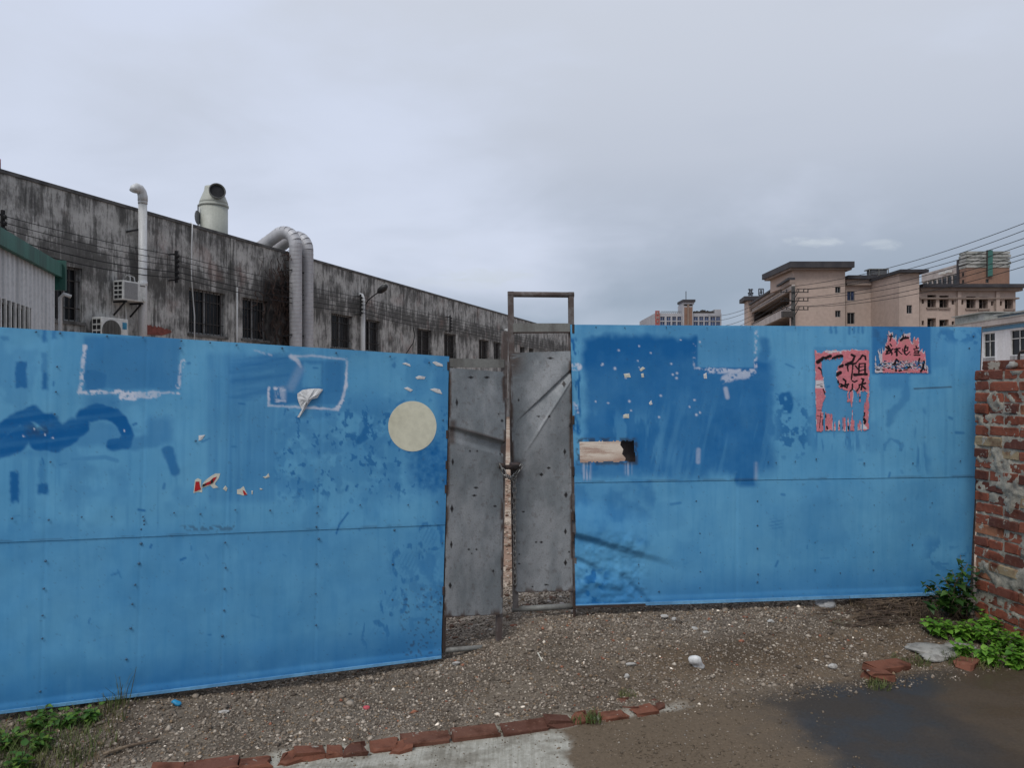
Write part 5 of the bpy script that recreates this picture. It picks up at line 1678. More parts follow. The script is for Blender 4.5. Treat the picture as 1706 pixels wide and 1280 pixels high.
# heap of dead stems and twigs at the foot of the gate
mb, r = MB(), random.Random(9)
for _ in range(430):
    u, v = r.gauss(1482, 48), 1052 - 50 * r.random() ** .7
    if u > 1560 or u < 1345:
        continue
    p = gpt(u, v, r.uniform(.006, .07 * sst(1395, 1470, np.float64(u))))
    a, L = r.gauss(.15, .6), r.uniform(.05, .22)
    q = Vector((math.cos(a) * L, math.sin(a) * L * .7, r.uniform(-.02, .035)))
    mb.tube([p - q * .5, p + Vector((r.uniform(-.012, .012), r.uniform(-.012, .012), r.uniform(0, .012))), p + q * .5], [.0032, .0028, .0016], 4)
kind(mb.build('dead_twigs', simple('dead_stem', (.080, .055, .040), .9, 0, (.19, .135, .09), 12, .5, .62)), 'stuff')
mb = MB()
for _ in range(26):
    u, v = r.uniform(1460, 1560), r.uniform(1085, 1140)
    p = gpt(u, v, .008)
    a, L = r.uniform(0, 6.28), r.uniform(.04, .14)
    q = Vector((math.cos(a) * L, math.sin(a) * L, 0))
    mb.tube([p - q * .5, p + Vector((0, 0, .006)), p + q * .5], [.002, .002, .001], 4)
kind(mb.build('loose_straw', M_STRAW), 'stuff')


# ------------------------------------------------------------------ building helper
def facade(mb, O, R, w, h, holes, reveal, inward):
    """a wall face w x h from corner O along R with openings (x0, z0, x1, z1) and reveals going inward"""
    O, R, I = Vector(O), Vector(R), Vector(inward)
    xs = sorted({0.0, w, *[a[0] for a in holes], *[a[2] for a in holes]})
    zs = sorted({0.0, h, *[a[1] for a in holes], *[a[3] for a in holes]})
    Pt = lambda x, z, d=0.0: O + R * x + Vector((0, 0, z)) + I * d
    for x0, x1 in zip(xs[:-1], xs[1:]):
        for z0, z1 in zip(zs[:-1], zs[1:]):
            cx, cz = (x0 + x1) / 2, (z0 + z1) / 2
            if any(a[0] < cx < a[2] and a[1] < cz < a[3] for a in holes):
                continue
            mb.quad(Pt(x0, z0), Pt(x1, z0), Pt(x1, z1), Pt(x0, z1))
    for x0, z0, x1, z1 in holes:
        mb.quad(Pt(x0, z0), Pt(x0, z0, reveal), Pt(x1, z0, reveal), Pt(x1, z0))
        mb.quad(Pt(x0, z1), Pt(x1, z1), Pt(x1, z1, reveal), Pt(x0, z1, reveal))
        mb.quad(Pt(x0, z0), Pt(x0, z1), Pt(x0, z1, reveal), Pt(x0, z0, reveal))
        mb.quad(Pt(x1, z0), Pt(x1, z0, reveal), Pt(x1, z1, reveal), Pt(x1, z1))
    return mb


def raw(mb, name, mat, parent):
    m = mb.mesh(name)
    m.materials.append(mat)
    return link(bpy.data.objects.new(name, m), parent)


# ------------------------------------------------------------------ the long factory on the left
FK = 1.0588
FY = lambda u: 19444.0 / (1288.0 - u)
FS = lambda u: (FY(u) - 13.0) * FK                      # distance along its wall
FZ = lambda u, v: EYE + (V0 - v) * FY(u) / F            # height on its wall
fac = thing('factory_building', 'long soot-streaked concrete factory with barred windows beyond the gate', 'building', (-15.555 + .348 * 13, 13.0, 0))
fac.rotation_euler = (0, 0, math.atan2(1, .348))        # local x along the wall, local y into the building
FL, FH = 58.0, 6.0
wins = [(88, 137), (315, 376), (404, 446), (552, 587), (606, 634), (695, 719), (740, 760), (798, 814), (822.5, 834), (866, 874), (881, 888), (908, 913), (925, 929.5)]
holes = [(FS(a), 3.15, FS(b), 4.36) for a, b in wins]
holes += [(FS(b) + 2.2, 3.15, FS(b) + 3.6, 4.36) for b in (167, 205)][:0]
mb = MB()
facade(mb, (0, 0, 0), (1, 0, 0), FL, FH, holes, .22, (0, 1, 0))
raw(mb, 'wall', M_FACT, fac)
mb = MB()
mb.quad((0, 0, 0), (0, 0, FH), (0, 16, FH), (0, 16, 0)).quad((FL, 0, 0), (FL, 16, 0), (FL, 16, FH), (FL, 0, FH)).quad((0, 16, 0), (0, 16, FH), (FL, 16, FH), (FL, 16, 0))
raw(mb, 'end_wall', M_FACT, fac)
MB().span(.02, FL - .02, .25, 15.9, 5.3, 5.45).build('roof', M_CEMENT, fac)
MB().span(-.03, FL + .03, -.035, .24, FH + .002, FH + .075).build('coping', simple('sooty_coping', (.115, .112, .11), .9, 0, (.05, .05, .052), 3), fac)
M_FRAME = simple('grey_window_frame', (.25, .25, .25), .6, 0, (.14, .14, .14), 10)
M_SILL = simple('sooty_sill', (.13, .125, .12), .95, 0, (.05, .048, .046), 5, bmp=.5)
M_BAR = simple('dark_window_bar', (.030, .027, .026), .7, 0, (.06, .05, .045), 10)
for k, (x0, z0, x1, z1) in enumerate(holes):
    w = MB()
    for a, b, c, d in ((x0, x0 + .045, z0, z1), (x1 - .045, x1, z0, z1), (x0 + .045, x1 - .045, z0, z0 + .045), (x0 + .045, x1 - .045, z1 - .045, z1), ((x0 + x1) / 2 - .025, (x0 + x1) / 2 + .025, z0 + .045, z1 - .045)):
        w.span(a, b, .13, .17, c, d)
    f_ = w.build('window', M_FRAME, fac)
    MB().span(x0 + .003, x1 - .003, .175, .185, z0 + .003, z1 - .003).build('pane', M_DARKGLASS, f_)
    w = MB()
    nb = max(4, int((x1 - x0) / .13))
    for q in range(1, nb):
        x = x0 + (x1 - x0) * q / nb
        w.span(x - .008, x + .008, .05, .066, z0 + .002, z1 - .002)
    for z in (z0 + .3, z1 - .3):
        w.span(x0 + .002, x1 - .002, .068, .08, z - .01, z + .01)
    w.build('window_bars', M_BAR, f_)
    MB().span(x0 - .06, x1 + .06, -.05, .128, z0 - .075, z0 - .003).build('sill', M_SILL, f_)
# pilaster joints and the strip where render has fallen off the brick
for u in (386, 690, 730, 835):
    s = FS(u)
    MB().span(s - .05, s + .05, -.03, -.002, .1, FH - .01).build('pilaster', M_FACT, fac)
r = random.Random(3)
pts = []
for k in range(22):
    t = k / 21
    pts.append((FS(243) + t * (FS(286) - FS(243)), -.006, 3.25 + r.uniform(-.03, .03) - .10 * t * t))
pts += [(FS(283), -.006, 3.1), (FS(270), -.006, 3.02), (FS(243), -.006, 3.0)]
MB().prism(pts, (0, .004, 0)).build('exposed_brick', simple('exposed_red_brick', (.23, .07, .055), .95, 0, (.15, .05, .04), 12), fac)


def fpt(s, out, z):
    """a point beside the factory wall: s along it, out in front of it"""
    return fac.matrix_basis @ Vector((s, -out, z))


# cables strung along the wall on racks of insulators
racks = [(FS(-10), 'rack of black insulators at the near end of the factory'), (FS(281), 'rack of black insulators between white pipe and hanging cable'), (FS(591), 'rack of black insulators beside the wall lamp'), (FS(742), 'rack of black insulators above the farther windows')]
CZ = [5.06, 4.93, 4.80, 4.64, 4.50]
for s, lab in racks:
    t = thing('insulator_rack', lab, 'insulator rack', tuple(fpt(s, 0.0, 4.4)), 'insulator racks along the factory')
    t.rotation_euler = fac.rotation_euler
    MB().span(-.03, .03, -.27, -.22, -.02, .80).build('rail', M_BLACK, t)
    for z in (.05, .72):
        MB().bar((0, 0, z), (0, -.24, z), .03, .03).build('bracket', M_BLACK, t)
    for z in CZ:
        MB().lathe((0, -.30, z - 4.4 - .045), [(0, .02), (.01, .045), (.03, .03), (.05, .045), (.07, .03), (.09, .02)], 10).build('insulator', M_BLACK, t, True)
for k, z in enumerate(CZ):
    pts = []
    ss = [-3.0] + [q[0] for q in racks] + [FL + 1]
    for a, b in zip(ss[:-1], ss[1:]):
        for q in range(9):
            f = q / 8
            pts.append(fpt(a + (b - a) * f, .35, z - (.05 + .018 * k) * 4 * f * (1 - f)))
    lab = ['topmost of five black cables strung along the factory wall', 'second from top of five black cables on the factory wall', 'middle one of five black cables strung along the factory wall', 'second from bottom of five black cables on the factory wall', 'lowest of five black cables strung along the factory wall'][k]
    tag(MB().tube(pts, .008 if k < 3 else .012, 5).build('cable', M_BLACK), lab, 'cable', 'cables along the factory wall')

# white vent pipe with a hooked top
t = thing('vent_pipe', 'tall white pipe with hooked top rising above the factory parapet', 'pipe', tuple(fpt(FS(226), .22, 2.2)))
t.rotation_euler = fac.rotation_euler
MB().tube([(0, 0, 0), (0, 0, 4.02)], .098, 16).build('pipe', M_PVC, t, True)
MB().tube([(0, 0, 4.02), (0, 0, 4.14), (-.035, 0, 4.24), (-.10, 0, 4.30), (-.18, 0, 4.31), (-.24, 0, 4.27), (-.26, 0, 4.20)], [.112, .112, .11, .108, .106, .105, .105], 16).build('elbow', M_PVC, t, True)
for z in (2.02, 4.0):
    MB().tube([(0, 0, z - .05), (0, 0, z + .05)], .107, 16).build('collar', M_PVC, t, True)
for z in (3.35,):
    MB().bar((-.30, .20, z - .12), (0, 0, z), .04, .04).bar((0, 0, z), (.22, .2, z), .03, .03).build('bracket', M_BLACK, t)


def aircon(label, u0, u1, v0, v1, grille, sticker):
    s0, s1 = FS(u0), FS(u1)
    z1 = FZ((u0 + u1) / 2, v0)
    z0 = FZ((u0 + u1) / 2, v1)
    w, h, d = s1 - s0, z1 - z0, .30
    t = thing('air_conditioner', label, 'air conditioner', tuple(fpt(s0, .10, z0)))
    t.rotation_euler = fac.rotation_euler
    MB().span(0, w, -d, 0, 0, h).build('casing', M_WHITE, t, False, None, .012)
    # front: a recessed-looking grille panel and the blank side panel
    if grille:
        MB().tube([(w * .36, -d - .002, h * .48), (w * .36, -d - .012, h * .48)], h * .43, 28).build('fan_opening', M_BAR, t)
        g = MB()
        for q in range(13):
            x = w * .36 + (q - 6) * h * .065
            hh = math.sqrt(max(0, (h * .42) ** 2 - (x - w * .36) ** 2))
            g.span(x - .006, x + .006, -d - .022, -d - .012, h * .48 - hh, h * .48 + hh)
        g.build('grille', M_DULL, t)
        MB().span(w * .77, w * .93, -d - .008, -d - .001, h * .60, h * .86).build('label_plate', simple('blue_label', (.03, .25, .42), .5), t)
    else:
        MB().span(w * .06, w * .62, -d - .008, -d - .001, h * .08, h * .92).build('front_panel', simple('grey_front_mesh', (.20, .20, .20), .7, 0, (.26, .26, .26), 30), t)
        MB().span(w * .72, w * .94, -d - .006, -d - .001, h * .82, h * .87).build('name_strip', M_BAR, t)
        MB().tube([(w * .9, -d - .002, h * .14), (w * .9, -d - .03, h * .14)], .05, 12).build('valve_cap', M_WHITE, t)
    g = MB()
    for a in range(2):
        for b in range(4):
            y0, zz = -d + .035 + a * .125, h * (.08 + b * .225)
            g.span(-.006, -.001, y0, y0 + .10, zz, zz + h * .16)
    g.build('side_vents', M_BLACK, t)
    for x in (w * .15, w * .85):
        MB().bar((x, .09, -.03), (x, -d, -.03), .04, .04).bar((x, .09, -.34), (x, -d * .8, -.05), .03, .03).build('bracket', M_BLACK, t)
    if not grille:
        for k in range(2):
            MB().tube([(w * .75 + k * .16, 0.02, h - .05), (w * .72 + k * .12, .0, h + .16), (w * .66 + k * .1, .06, h + .2), (w * .62 + k * .12, .098, h + .1)], .016, 8).build('hose', M_PVC, t, True)
        MB().tube([(w * .6, .05, -.06), (w * .62, .04, -.5), (w * .7, .05, -.9)], .012, 6).build('drain_hose', M_PVC, t, True)
    return t


aircon('white air conditioner on a wall bracket beside the white pipe', 183, 222, 471, 503, False, False)
aircon('white air conditioner with round fan and blue label, just above the gate', 147, 192, 531, 574, True, True)


def pipe_thing(name, label, cat, pts, rad, mat, n=10):
    return tag(MB().tube(pts, rad, n).build(name, mat, None, True), label, cat)


pipe_thing('drainpipe', 'white drainpipe with bent top beside the factory wall lamp', 'pipe', [fpt(FS(597) - .05, .06, FZ(590, 490)), fpt(FS(597), .14, FZ(594, 492)), fpt(FS(597), .20, FZ(597, 498)), fpt(FS(597), .2, 3.0), fpt(FS(597), .2, 1.5)], .085, M_PVC)
pipe_thing('drainpipe', 'thin pale conduit right of the second barred window', 'pipe', [fpt(FS(392), .06, FZ(392, 478)), fpt(FS(392), .06, 2.0)], .026, M_PVC)
pipe_thing('hanging_cable', 'loose white cable hanging from the parapet across a barred window', 'cable', [fpt(FS(318.5), -.02, 6.11), fpt(FS(317.5), .06, 6.06), fpt(FS(316), .06, 5.4), fpt(FS(315), .08, 4.6), fpt(FS(319), .10, 3.6), fpt(FS(319), .1, 2.2)], .016, M_PVC, 6)
pipe_thing('drainpipe', 'pale pipe on the far part of the factory by the last window', 'pipe', [fpt(FS(839), .14, FZ(839, 548)), fpt(FS(839), .14, 1.2)], .10, M_PVC)
pipe_thing('hanging_cable', 'black cable drooping from the factory wall beside a dark window', 'cable', [fpt(FS(685), .1, FZ(685, 546)), fpt(FS(687), .12, FZ(687, 560)), fpt(FS(684), .12, FZ(684, 572)), fpt(FS(674), .1, FZ(674, 588)), fpt(FS(664), .08, 2.4)], .022, M_BLACK, 6)

# wall lamp on a swan-neck arm
t = thing('wall_lamp', 'street lamp on a bent arm sticking out of the factory wall', 'lamp', tuple(fpt(FS(606), .02, FZ(606, 508))))
t.rotation_euler = fac.rotation_euler
MB().tube([(0, 0, -.35), (0, -.06, 0), (0, -.16, .16), (0, -.40, .33), (.0, -.62, .46)], .024, 8).build('arm', M_BLACK, t, True)
MB().tube([(.0, -.58, .44), (.0, -.68, .50), (.0, -.86, .62), (.0, -.98, .69)], [.04, .12, .14, .05], 14).build('lamp_head', simple('black_lamp_head', (.02, .02, .022), .5), t, True)
MB().tube([(.0, -.62, .53), (.0, -.76, .63), (.0, -.94, .75)], [.04, .10, .04], 12).build('lamp_cover', M_DULL, t, True)
MB().box((0, -.02, -.2), (.12, .05, .4)).build('wall_plate', M_BLACK, t)


# two ventilation ducts over the parapet
def duct(label, s, zt, run):
    t = thing('ventilation_duct', label, 'duct', tuple(fpt(s, .34, 1.2)))
    t.rotation_euler = fac.rotation_euler
    R0 = .197
    prof = []
    z, k = 0.0, 0
    top = zt - 1.2
    while z < top - .08:
        prof += [(z, R0), (z + .095, R0), (z + .10, R0 + .003), (z + .112, R0 + .003), (z + .117, R0)]
        z += .125
        k += 1
    MB().lathe((0, 0, 0), prof, 22).build('vertical_run', M_DUCT, t, True)
    e = MB()
    for q in range(1, k):
        e.tube([(0, 0, q * .125 - .006), (0, 0, q * .125 + .006)], R0 + .005, 22)
    e.build('seam_rings', simple('dull_duct_seam', (.40, .40, .41), .6, .2), t)
    e = MB()
    pts, Rr, n = [], .46, 7
    for q in range(n + 1):
        a = math.radians(128) * q / n
        pts.append(Vector((0, Rr - Rr * math.cos(a), top - .07 + Rr * math.sin(a))))
    for a, b in zip(pts[:-1], pts[1:]):
        d = (b - a) * .02
        e.tube([a - d, b + d], R0 + .004, 22)
        e.tube([b - (b - a) * .05, b + (b - a) * .05], R0 + .006, 22)
    e.build('elbow', M_DUCT, t)
    d = (pts[-1] - pts[-2]).normalized()
    e = MB()
    L = 0.0
    while L < run:
        e.tube([pts[-1] + d * L, pts[-1] + d * (L + .22)], R0, 20)
        e.tube([pts[-1] + d * (L + .21), pts[-1] + d * (L + .23)], R0 + .008, 20)
        L += .22
    e.build('roof_run', M_DUCT, t)
    for z in (2.2, 4.25):
        MB().span(-R0 - .04, R0 + .04, -.02, .02, z - .03, z).bar((-R0 - .03, 0, z - .015), (-R0 - .25, .34, z - .1), .03, .03).bar((R0 + .02, 0, z - .015), (R0 + .02, .34, z - .015), .03, .03).build('bracket', M_BLACK, t)
    return t


duct('nearer of two silver ventilation ducts bending over the parapet', FS(477.5), 6.30, 1.6)
duct('farther silver ventilation duct, half behind its twin', FS(497), 6.27, 1.2)

# ivory scrubber tower on the roof
ty = 24.0
t = thing('exhaust_tower', 'ivory cylindrical exhaust tower with round dark outlet on the factory roof', 'tower', ((356 - U0) / F * ty, ty, 5.45))
MB().lathe((0, 0, 0), [(0, .43), (2.08, .43)], 36).build('body', M_TANK, t, True)
MB().lathe((0, 0, 2.04), [(0, .455), (.05, .455), (.09, .44)], 36).build('rim', M_TANK, t, True)
MB().lathe((0, 0, 2.12), [(0, .44), (.10, .42), (.42, .29), (.50, .275), (.56, .27)], 36).build('cone_top', M_TANK, t, True)
d = Vector((.46, -.80, .16)).normalized()
c = Vector((.14, -.16, 2.42))
MB().tube([c, c + d * .26], .225, 28, False).build('outlet', M_TANK, t, True)
MB().tube([c + d * .20, c + d * .21], .222, 28).build('outlet_dark', M_BLACK, t)
e = MB()
for q in range(28):
    a0, a1 = 2 * math.pi * q / 28, 2 * math.pi * (q + 1) / 28
    u_ = d.orthogonal().normalized()
    w_ = d.cross(u_)
    e.tube([c + d * .255 + (u_ * math.cos(a0) + w_ * math.sin(a0)) * .24, c + d * .255 + (u_ * math.cos(a1) + w_ * math.sin(a1)) * .24], .02, 6)
e.build('outlet_flange', simple('grey_flange', (.12, .12, .115), .6), t)
t = thing('roof_vent_stand', 'thin stand with a grey disc beside the ivory tower', 'vent', ((330 - U0) / F * 23.6, 23.6, 5.45))
MB().tube([(0, 0, 0), (0, 0, 2.02)], .022, 6).build('stand', M_DULL, t)
MB().tube([(-.02, 0, 1.62), (.0, 0, 1.62)], [.22, .22], 16).build('disc', simple('grey_disc', (.2, .21, .23), .5), t)

# dead creeper hanging by the ducts
mb, r = MB(), random.Random(21)
for _ in range(110):
    s0 = FS(462) + r.gauss(0.15, .42)
    z = r.uniform(3.6, 5.75)
    p = [fpt(s0, .03 + r.uniform(0, .08), z)]
    for q in range(5):
        s0 += r.uniform(-.14, .14)
        z -= r.uniform(-.02, .30)
        p.append(fpt(s0, .04 + r.uniform(0, .16), max(z, 2.6)))
    mb.tube(p, r.uniform(.006, .016), 4)
for _ in range(50):
    a = fpt(FS(478) + r.gauss(0, .22), .1 + r.uniform(0, .2), 5.85 + r.gauss(0, .10))
    mb.tube([a, a + Vector((r.uniform(-.2, .2), r.uniform(-.15, .15), r.uniform(-.15, .12)))], .010, 4)
t = tag(mb.build('creeper', simple('dead_creeper', (.028, .020, .018), .95, 0, (.075, .045, .035), 5)), 'blackened dead creeper clinging to the wall left of the ducts', 'creeper')
pipe_thing('roof_pin', 'short pinkish stub on the near corner of the parapet', 'stub', [fpt(FS(4), -.1, 6.07), fpt(FS(4), -.1, 6.30)], .035, simple('pink_stub', (.35, .18, .18), .8), 6)

# ------------------------------------------------------------------ white shed with green eave, lower left
SD = np.array((-.317, 1.0)) / np.hypot(.317, 1.0)
sx0, sy0 = -3.496 - .317 * 7.0, 7.0
shed = thing('shed', 'white corrugated shed with green eave left of the factory', 'shed', (sx0, sy0, 0))
shed.rotation_euler = (0, 0, math.atan2(SD[1], SD[0]))    # local x away from the viewer, local y into the shed
SK = math.hypot(.317, 1.0)
SS = lambda u: ((-3.496 / ((u - U0) / F + .317)) - 7.0) * SK
send = SS(91)
ws0, ws1, wz0, wz1 = SS(-60), SS(52), 1.6, 2.79
prof, x = [], 0.0
while x < send - .19:
    prof += [(x, 0), (x + .10, 0), (x + .115, -.022), (x + .165, -.022), (x + .18, 0)]
    x += .19
prof.append((send, 0))
mb = MB()
for (xa, ya), (xb, yb) in zip(prof[:-1], prof[1:]):
    for z0, z1 in ((0, wz0), (wz0, wz1), (wz1, 3.45)):
        if z0 == wz0 and ws0 < (xa + xb) / 2 < ws1:
            continue
        mb.quad((xa, ya, z0), (xb, yb, z0), (xb, yb, z1), (xa, ya, z1))
mb.quad((send, 0, 0), (send, 5, 0), (send, 5, 3.45), (send, 0, 3.45)).quad((0, 0, 0), (0, 0, 3.45), (0, 5, 3.45), (0, 5, 0))
raw(mb, 'corrugated_wall', M_SHED, shed)
MB().span(-.1, send + .05, -.10, -.03, 3.42, 3.64).build('eave_board', M_GREEN, shed)
MB().hexa([(-.1, -.03, 3.60), (send + .05, -.03, 3.60), (send + .05, 5.1, 4.1), (-.1, 5.1, 4.1)], [(-.1, -.03, 3.66), (send + .05, -.03, 3.66), (send + .05, 5.1, 4.16), (-.1, 5.1, 4.16)]).build('roof', M_GREEN, shed)
MB().span(send + .052, send + .13, -.14, .02, 3.22, 3.70).build('gutter_end', M_GREEN, shed)
w = MB()
for a, b, c, d in ((ws0, ws1, wz1 - .05, wz1), (ws1 - .05, ws1, wz0, wz1 - .05), (ws0, ws1 - .05, wz0, wz0 + .05)):
    w.span(a, b, .0, .05, c, d)
f_ = w.build('window', M_FRAME, shed)
MB().span(ws0, ws1 - .052, .055, .065, wz0 + .052, wz1 - .052).build('pane', M_DARKGLASS, f_)
w = MB()
x = ws1 - .20
while x > ws0 + .1:
    w.span(x - .018, x + .018, -.03, -.005, wz0, wz1)
    x -= .19
w.build('window_bars', M_WHITE, f_)
sp_ = shed.matrix_basis
pipe_thing('downpipe', 'white downpipe at the corner of the corrugated shed', 'pipe', [sp_ @ Vector((send + .04, -.22, 3.12)), sp_ @ Vector((send + .04, -.12, 3.16)), sp_ @ Vector((send + .04, -.07, 3.10)), sp_ @ Vector((send + .04, -.07, .2))], .030, M_PVC)

# ------------------------------------------------------------------ right: pinkish apartment block
M_PINKB = simple('beige_pink_render', (.43, .335, .285), .85, 0, (.36, .285, .245), .25, .4, .7, streak=True)
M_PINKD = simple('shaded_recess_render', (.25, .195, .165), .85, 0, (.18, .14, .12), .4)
M_SLAB = simple('dark_roof_slab', (.032, .031, .037), .8, 0, (.055, .052, .056), .6)
M_GALLERY = simple('shade_dark_gallery_wall', (.075, .058, .05), .9, 0, (.04, .034, .032), .5)  # the deep shade inside the gallery is put into this colour
M_BAND = simple('pale_band', (.44, .39, .36), .8, 0, (.33, .29, .27), .5)
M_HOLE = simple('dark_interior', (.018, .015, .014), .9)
M_WGLASS = M_DARKGLASS
bz = lambda v, y: EYE + (V0 - v) * y / F
bx = lambda u, y: (u - U0) * y / F

ap = thing('apartment_block', 'pinkish beige four-storey block with dark flat roof slabs', 'building', (bx(1320, 100), 100, 0))
ax0, ay0 = ap.location.x, 100.0


def wn(parent, x0, x1, z0, z1, y, pane, frame=None, mull=True):
    """a window set in a wall that faces the viewer: frame, then pane as its sub-part"""
    frame = frame or M_FRAME
    b = max(.05, (x1 - x0) * .06)
    w = MB()
    for a, c, d, e in ((x0, x0 + b, z0, z1), (x1 - b, x1, z0, z1), (x0 + b, x1 - b, z0, z0 + b), (x0 + b, x1 - b, z1 - b, z1)):
        w.span(a, c, y, y + .08, d, e)
    if mull:
        w.span((x0 + x1) / 2 - b / 2, (x0 + x1) / 2 + b / 2, y, y + .08, z0 + b, z1 - b)
    f = w.build('window', frame, parent)
    MB().span(x0 + .01, x1 - .01, y + .10, y + .12, z0 + .01, z1 - .01).build('pane', pane, f)
    return f


def front(parent, u0, u1, z1, y, wins, mat, name='wall', depth=12.0, ox=None, reveal=.25, pane=None, frame=None, back=True):
    """a block whose face is at depth y between two sight lines; wins: (u0, v0, u1, v1[, pane])"""
    ox = parent.location.x
    oy = parent.location.y
    x0, x1 = bx(u0, y) - ox, bx(u1, y) - ox
    hs = []
    for q in wins:
        hs.append((bx(q[0], y) - ox - x0, bz(q[3], y), bx(q[2], y) - ox - x0, bz(q[1], y)))
    mb = MB()
    yy = y - oy
    facade(mb, (x0, yy, 0), (1, 0, 0), x1 - x0, z1, hs, reveal, (0, 1, 0))
    mb.quad((x0, yy, 0), (x0, yy, z1), (x0, yy + depth, z1), (x0, yy + depth, 0)).quad((x1, yy, 0), (x1, yy + depth, 0), (x1, yy + depth, z1), (x1, yy, z1)).quad((x0, yy, z1), (x1, yy, z1), (x1, yy + depth, z1), (x0, yy + depth, z1))
    if back:
        mb.quad((x0, yy + depth, 0), (x0, yy + depth, z1), (x1, yy + depth, z1), (x1, yy + depth, 0))
    raw(mb, name, mat, parent)
    for q, h in zip(wins, hs):
        wn(parent, x0 + h[0], x0 + h[2], h[1], h[3], yy + reveal - .12, (q[4] if len(q) > 4 else pane) or M_DARKGLASS, frame)
    return x0, x1


def slab(parent, u0, u1, z0, z1, y, over, depth, mat=None, name='roof_slab'):
    ox, oy = parent.location.x, parent.location.y
    return MB().span(bx(u0, y) - ox, bx(u1, y) - ox, y - oy - over, y - oy + depth, z0, z1).build(name, mat or M_SLAB, parent)


front(ap, 1322, 1408, bz(448, 100), 100, [(1391.5, 478, 1400.5, 488), (1391.5, 517.5, 1400.5, 528.5)], M_PINKB, 'stair_tower', 1.4)
MB().span(bx(1322, 100) - ax0, bx(1408, 100) - ax0, 1.41, 9, 15.9, bz(448, 100)).build('tower_head', M_PINKB, ap)
slab(ap, 1311, 1417, bz(448, 100) + .01, bz(438, 100), 100, 1.2, 10)
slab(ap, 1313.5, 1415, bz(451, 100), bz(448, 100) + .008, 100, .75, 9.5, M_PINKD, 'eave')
front(ap, 1408.6, 1457, bz(474, 101), 101, [(1411.5, 485, 1424, 501, M_BLUEGLASS), (1411.5, 521, 1424, 540)], M_PINKB, 'wall', 8)
slab(ap, 1409, 1457, bz(466, 101), bz(460, 101), 101, .8, 8)
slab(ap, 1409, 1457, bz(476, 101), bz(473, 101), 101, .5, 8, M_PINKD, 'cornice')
slab(ap, 1409, 1457, bz(473, 101) + .003, bz(466, 101) - .003, 101, .2, 8, M_PINKB, 'parapet')
front(ap, 1498, 1531.5, bz(455.5, 93.6), 93.6, [(1510.5, 508.5, 1519.5, 522.5)], M_PINKB, 'wall', 12)
slab(ap, 1494, 1541, bz(455.5, 93.6) + .01, bz(450.5, 93.6), 93.6, .9, 13)
# corridor wing running back on the left, turned a few degrees: bands, dark open galleries
wx = bx(1317, 100) - ax0
WLn = 29.0


def wing(x0, x1, y0, y1, z0, z1, name, mat):
    o = MB().span(x0, x1, y0, y1, z0, z1).build(name, mat, ap)
    o.location = (wx, 0, 0)
    o.rotation_euler = (0, 0, -math.atan(.14))
    return o


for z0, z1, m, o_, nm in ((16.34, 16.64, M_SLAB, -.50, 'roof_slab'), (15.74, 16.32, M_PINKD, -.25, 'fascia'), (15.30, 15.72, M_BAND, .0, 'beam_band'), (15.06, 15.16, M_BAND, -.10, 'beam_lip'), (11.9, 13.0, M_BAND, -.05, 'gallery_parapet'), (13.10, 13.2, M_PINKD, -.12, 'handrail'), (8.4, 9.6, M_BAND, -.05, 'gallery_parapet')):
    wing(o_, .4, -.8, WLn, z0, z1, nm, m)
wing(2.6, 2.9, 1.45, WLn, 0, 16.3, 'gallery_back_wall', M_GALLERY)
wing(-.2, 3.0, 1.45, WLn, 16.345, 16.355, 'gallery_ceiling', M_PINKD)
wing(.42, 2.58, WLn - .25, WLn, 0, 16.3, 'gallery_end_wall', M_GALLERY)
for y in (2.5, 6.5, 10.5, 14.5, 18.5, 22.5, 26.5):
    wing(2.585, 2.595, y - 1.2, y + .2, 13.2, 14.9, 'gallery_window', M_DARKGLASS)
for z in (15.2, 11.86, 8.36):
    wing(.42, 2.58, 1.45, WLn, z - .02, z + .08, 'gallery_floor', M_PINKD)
for y in (-.7, WLn + .02):
    wing(.02, .38, y, y + .35, 0, 15.28, 'gallery_column', M_PINKB)
wing(-.6, 2.2, WLn + .4, WLn + 4, 0, 17.2, 'end_tower', M_PINKB)
wing(-1.3, 2.9, WLn - .3, WLn + 5, 17.21, 17.9, 'roof_slab', M_SLAB)
wing(.3, .9, WLn + .37, WLn + .39, 15.9, 16.7, 'window_opening', M_HOLE)
# right-hand wing with loggias
aw = thing('apartment_block', 'pinkish block with paired dark loggias and small square windows', 'building', (bx(1532, 95), 95, 0))
log = [(1545, 491.5, 1559.5, 512), (1565, 492.5, 1580.5, 512.5), (1610, 494, 1625.5, 513.5), (1631, 495, 1646, 514), (1674, 496, 1688, 514.5), (1545, 530, 1559.5, 550), (1565, 532.5, 1580.5, 551)]
sml = [(1535.5, 498.5, 1539.5, 506), (1585.5, 500, 1590, 507.5), (1600.5, 500, 1605, 507.5), (1651, 502, 1655.5, 509.5), (1665, 502, 1669.5, 509.5), (1535.5, 534.5, 1539.5, 542), (1585.5, 535.5, 1590, 543)]
x0w, x1w = bx(1532, 95) - aw.location.x, bx(1692, 95) - aw.location.x
hs, ws_ = [], []
for q in log + sml:
    hs.append((bx(q[0], 95) - aw.location.x, bz(q[3], 95), bx(q[2], 95) - aw.location.x, bz(q[1], 95)))
mb = MB()
zt = bz(480, 95)
facade(mb, (x0w, 0, 0), (1, 0, 0), x1w - x0w, zt, hs, .9, (0, 1, 0))
mb.quad((x0w, 0, 0), (x0w, 0, zt), (x0w, 10, zt), (x0w, 10, 0)).quad((x1w, 0, 0), (x1w, 10, 0), (x1w, 10, zt), (x1w, 0, zt)).quad((x0w, 0, zt), (x1w, 0, zt), (x1w, 10, zt), (x0w, 10, zt))
raw(mb, 'wall', M_PINKB, aw)
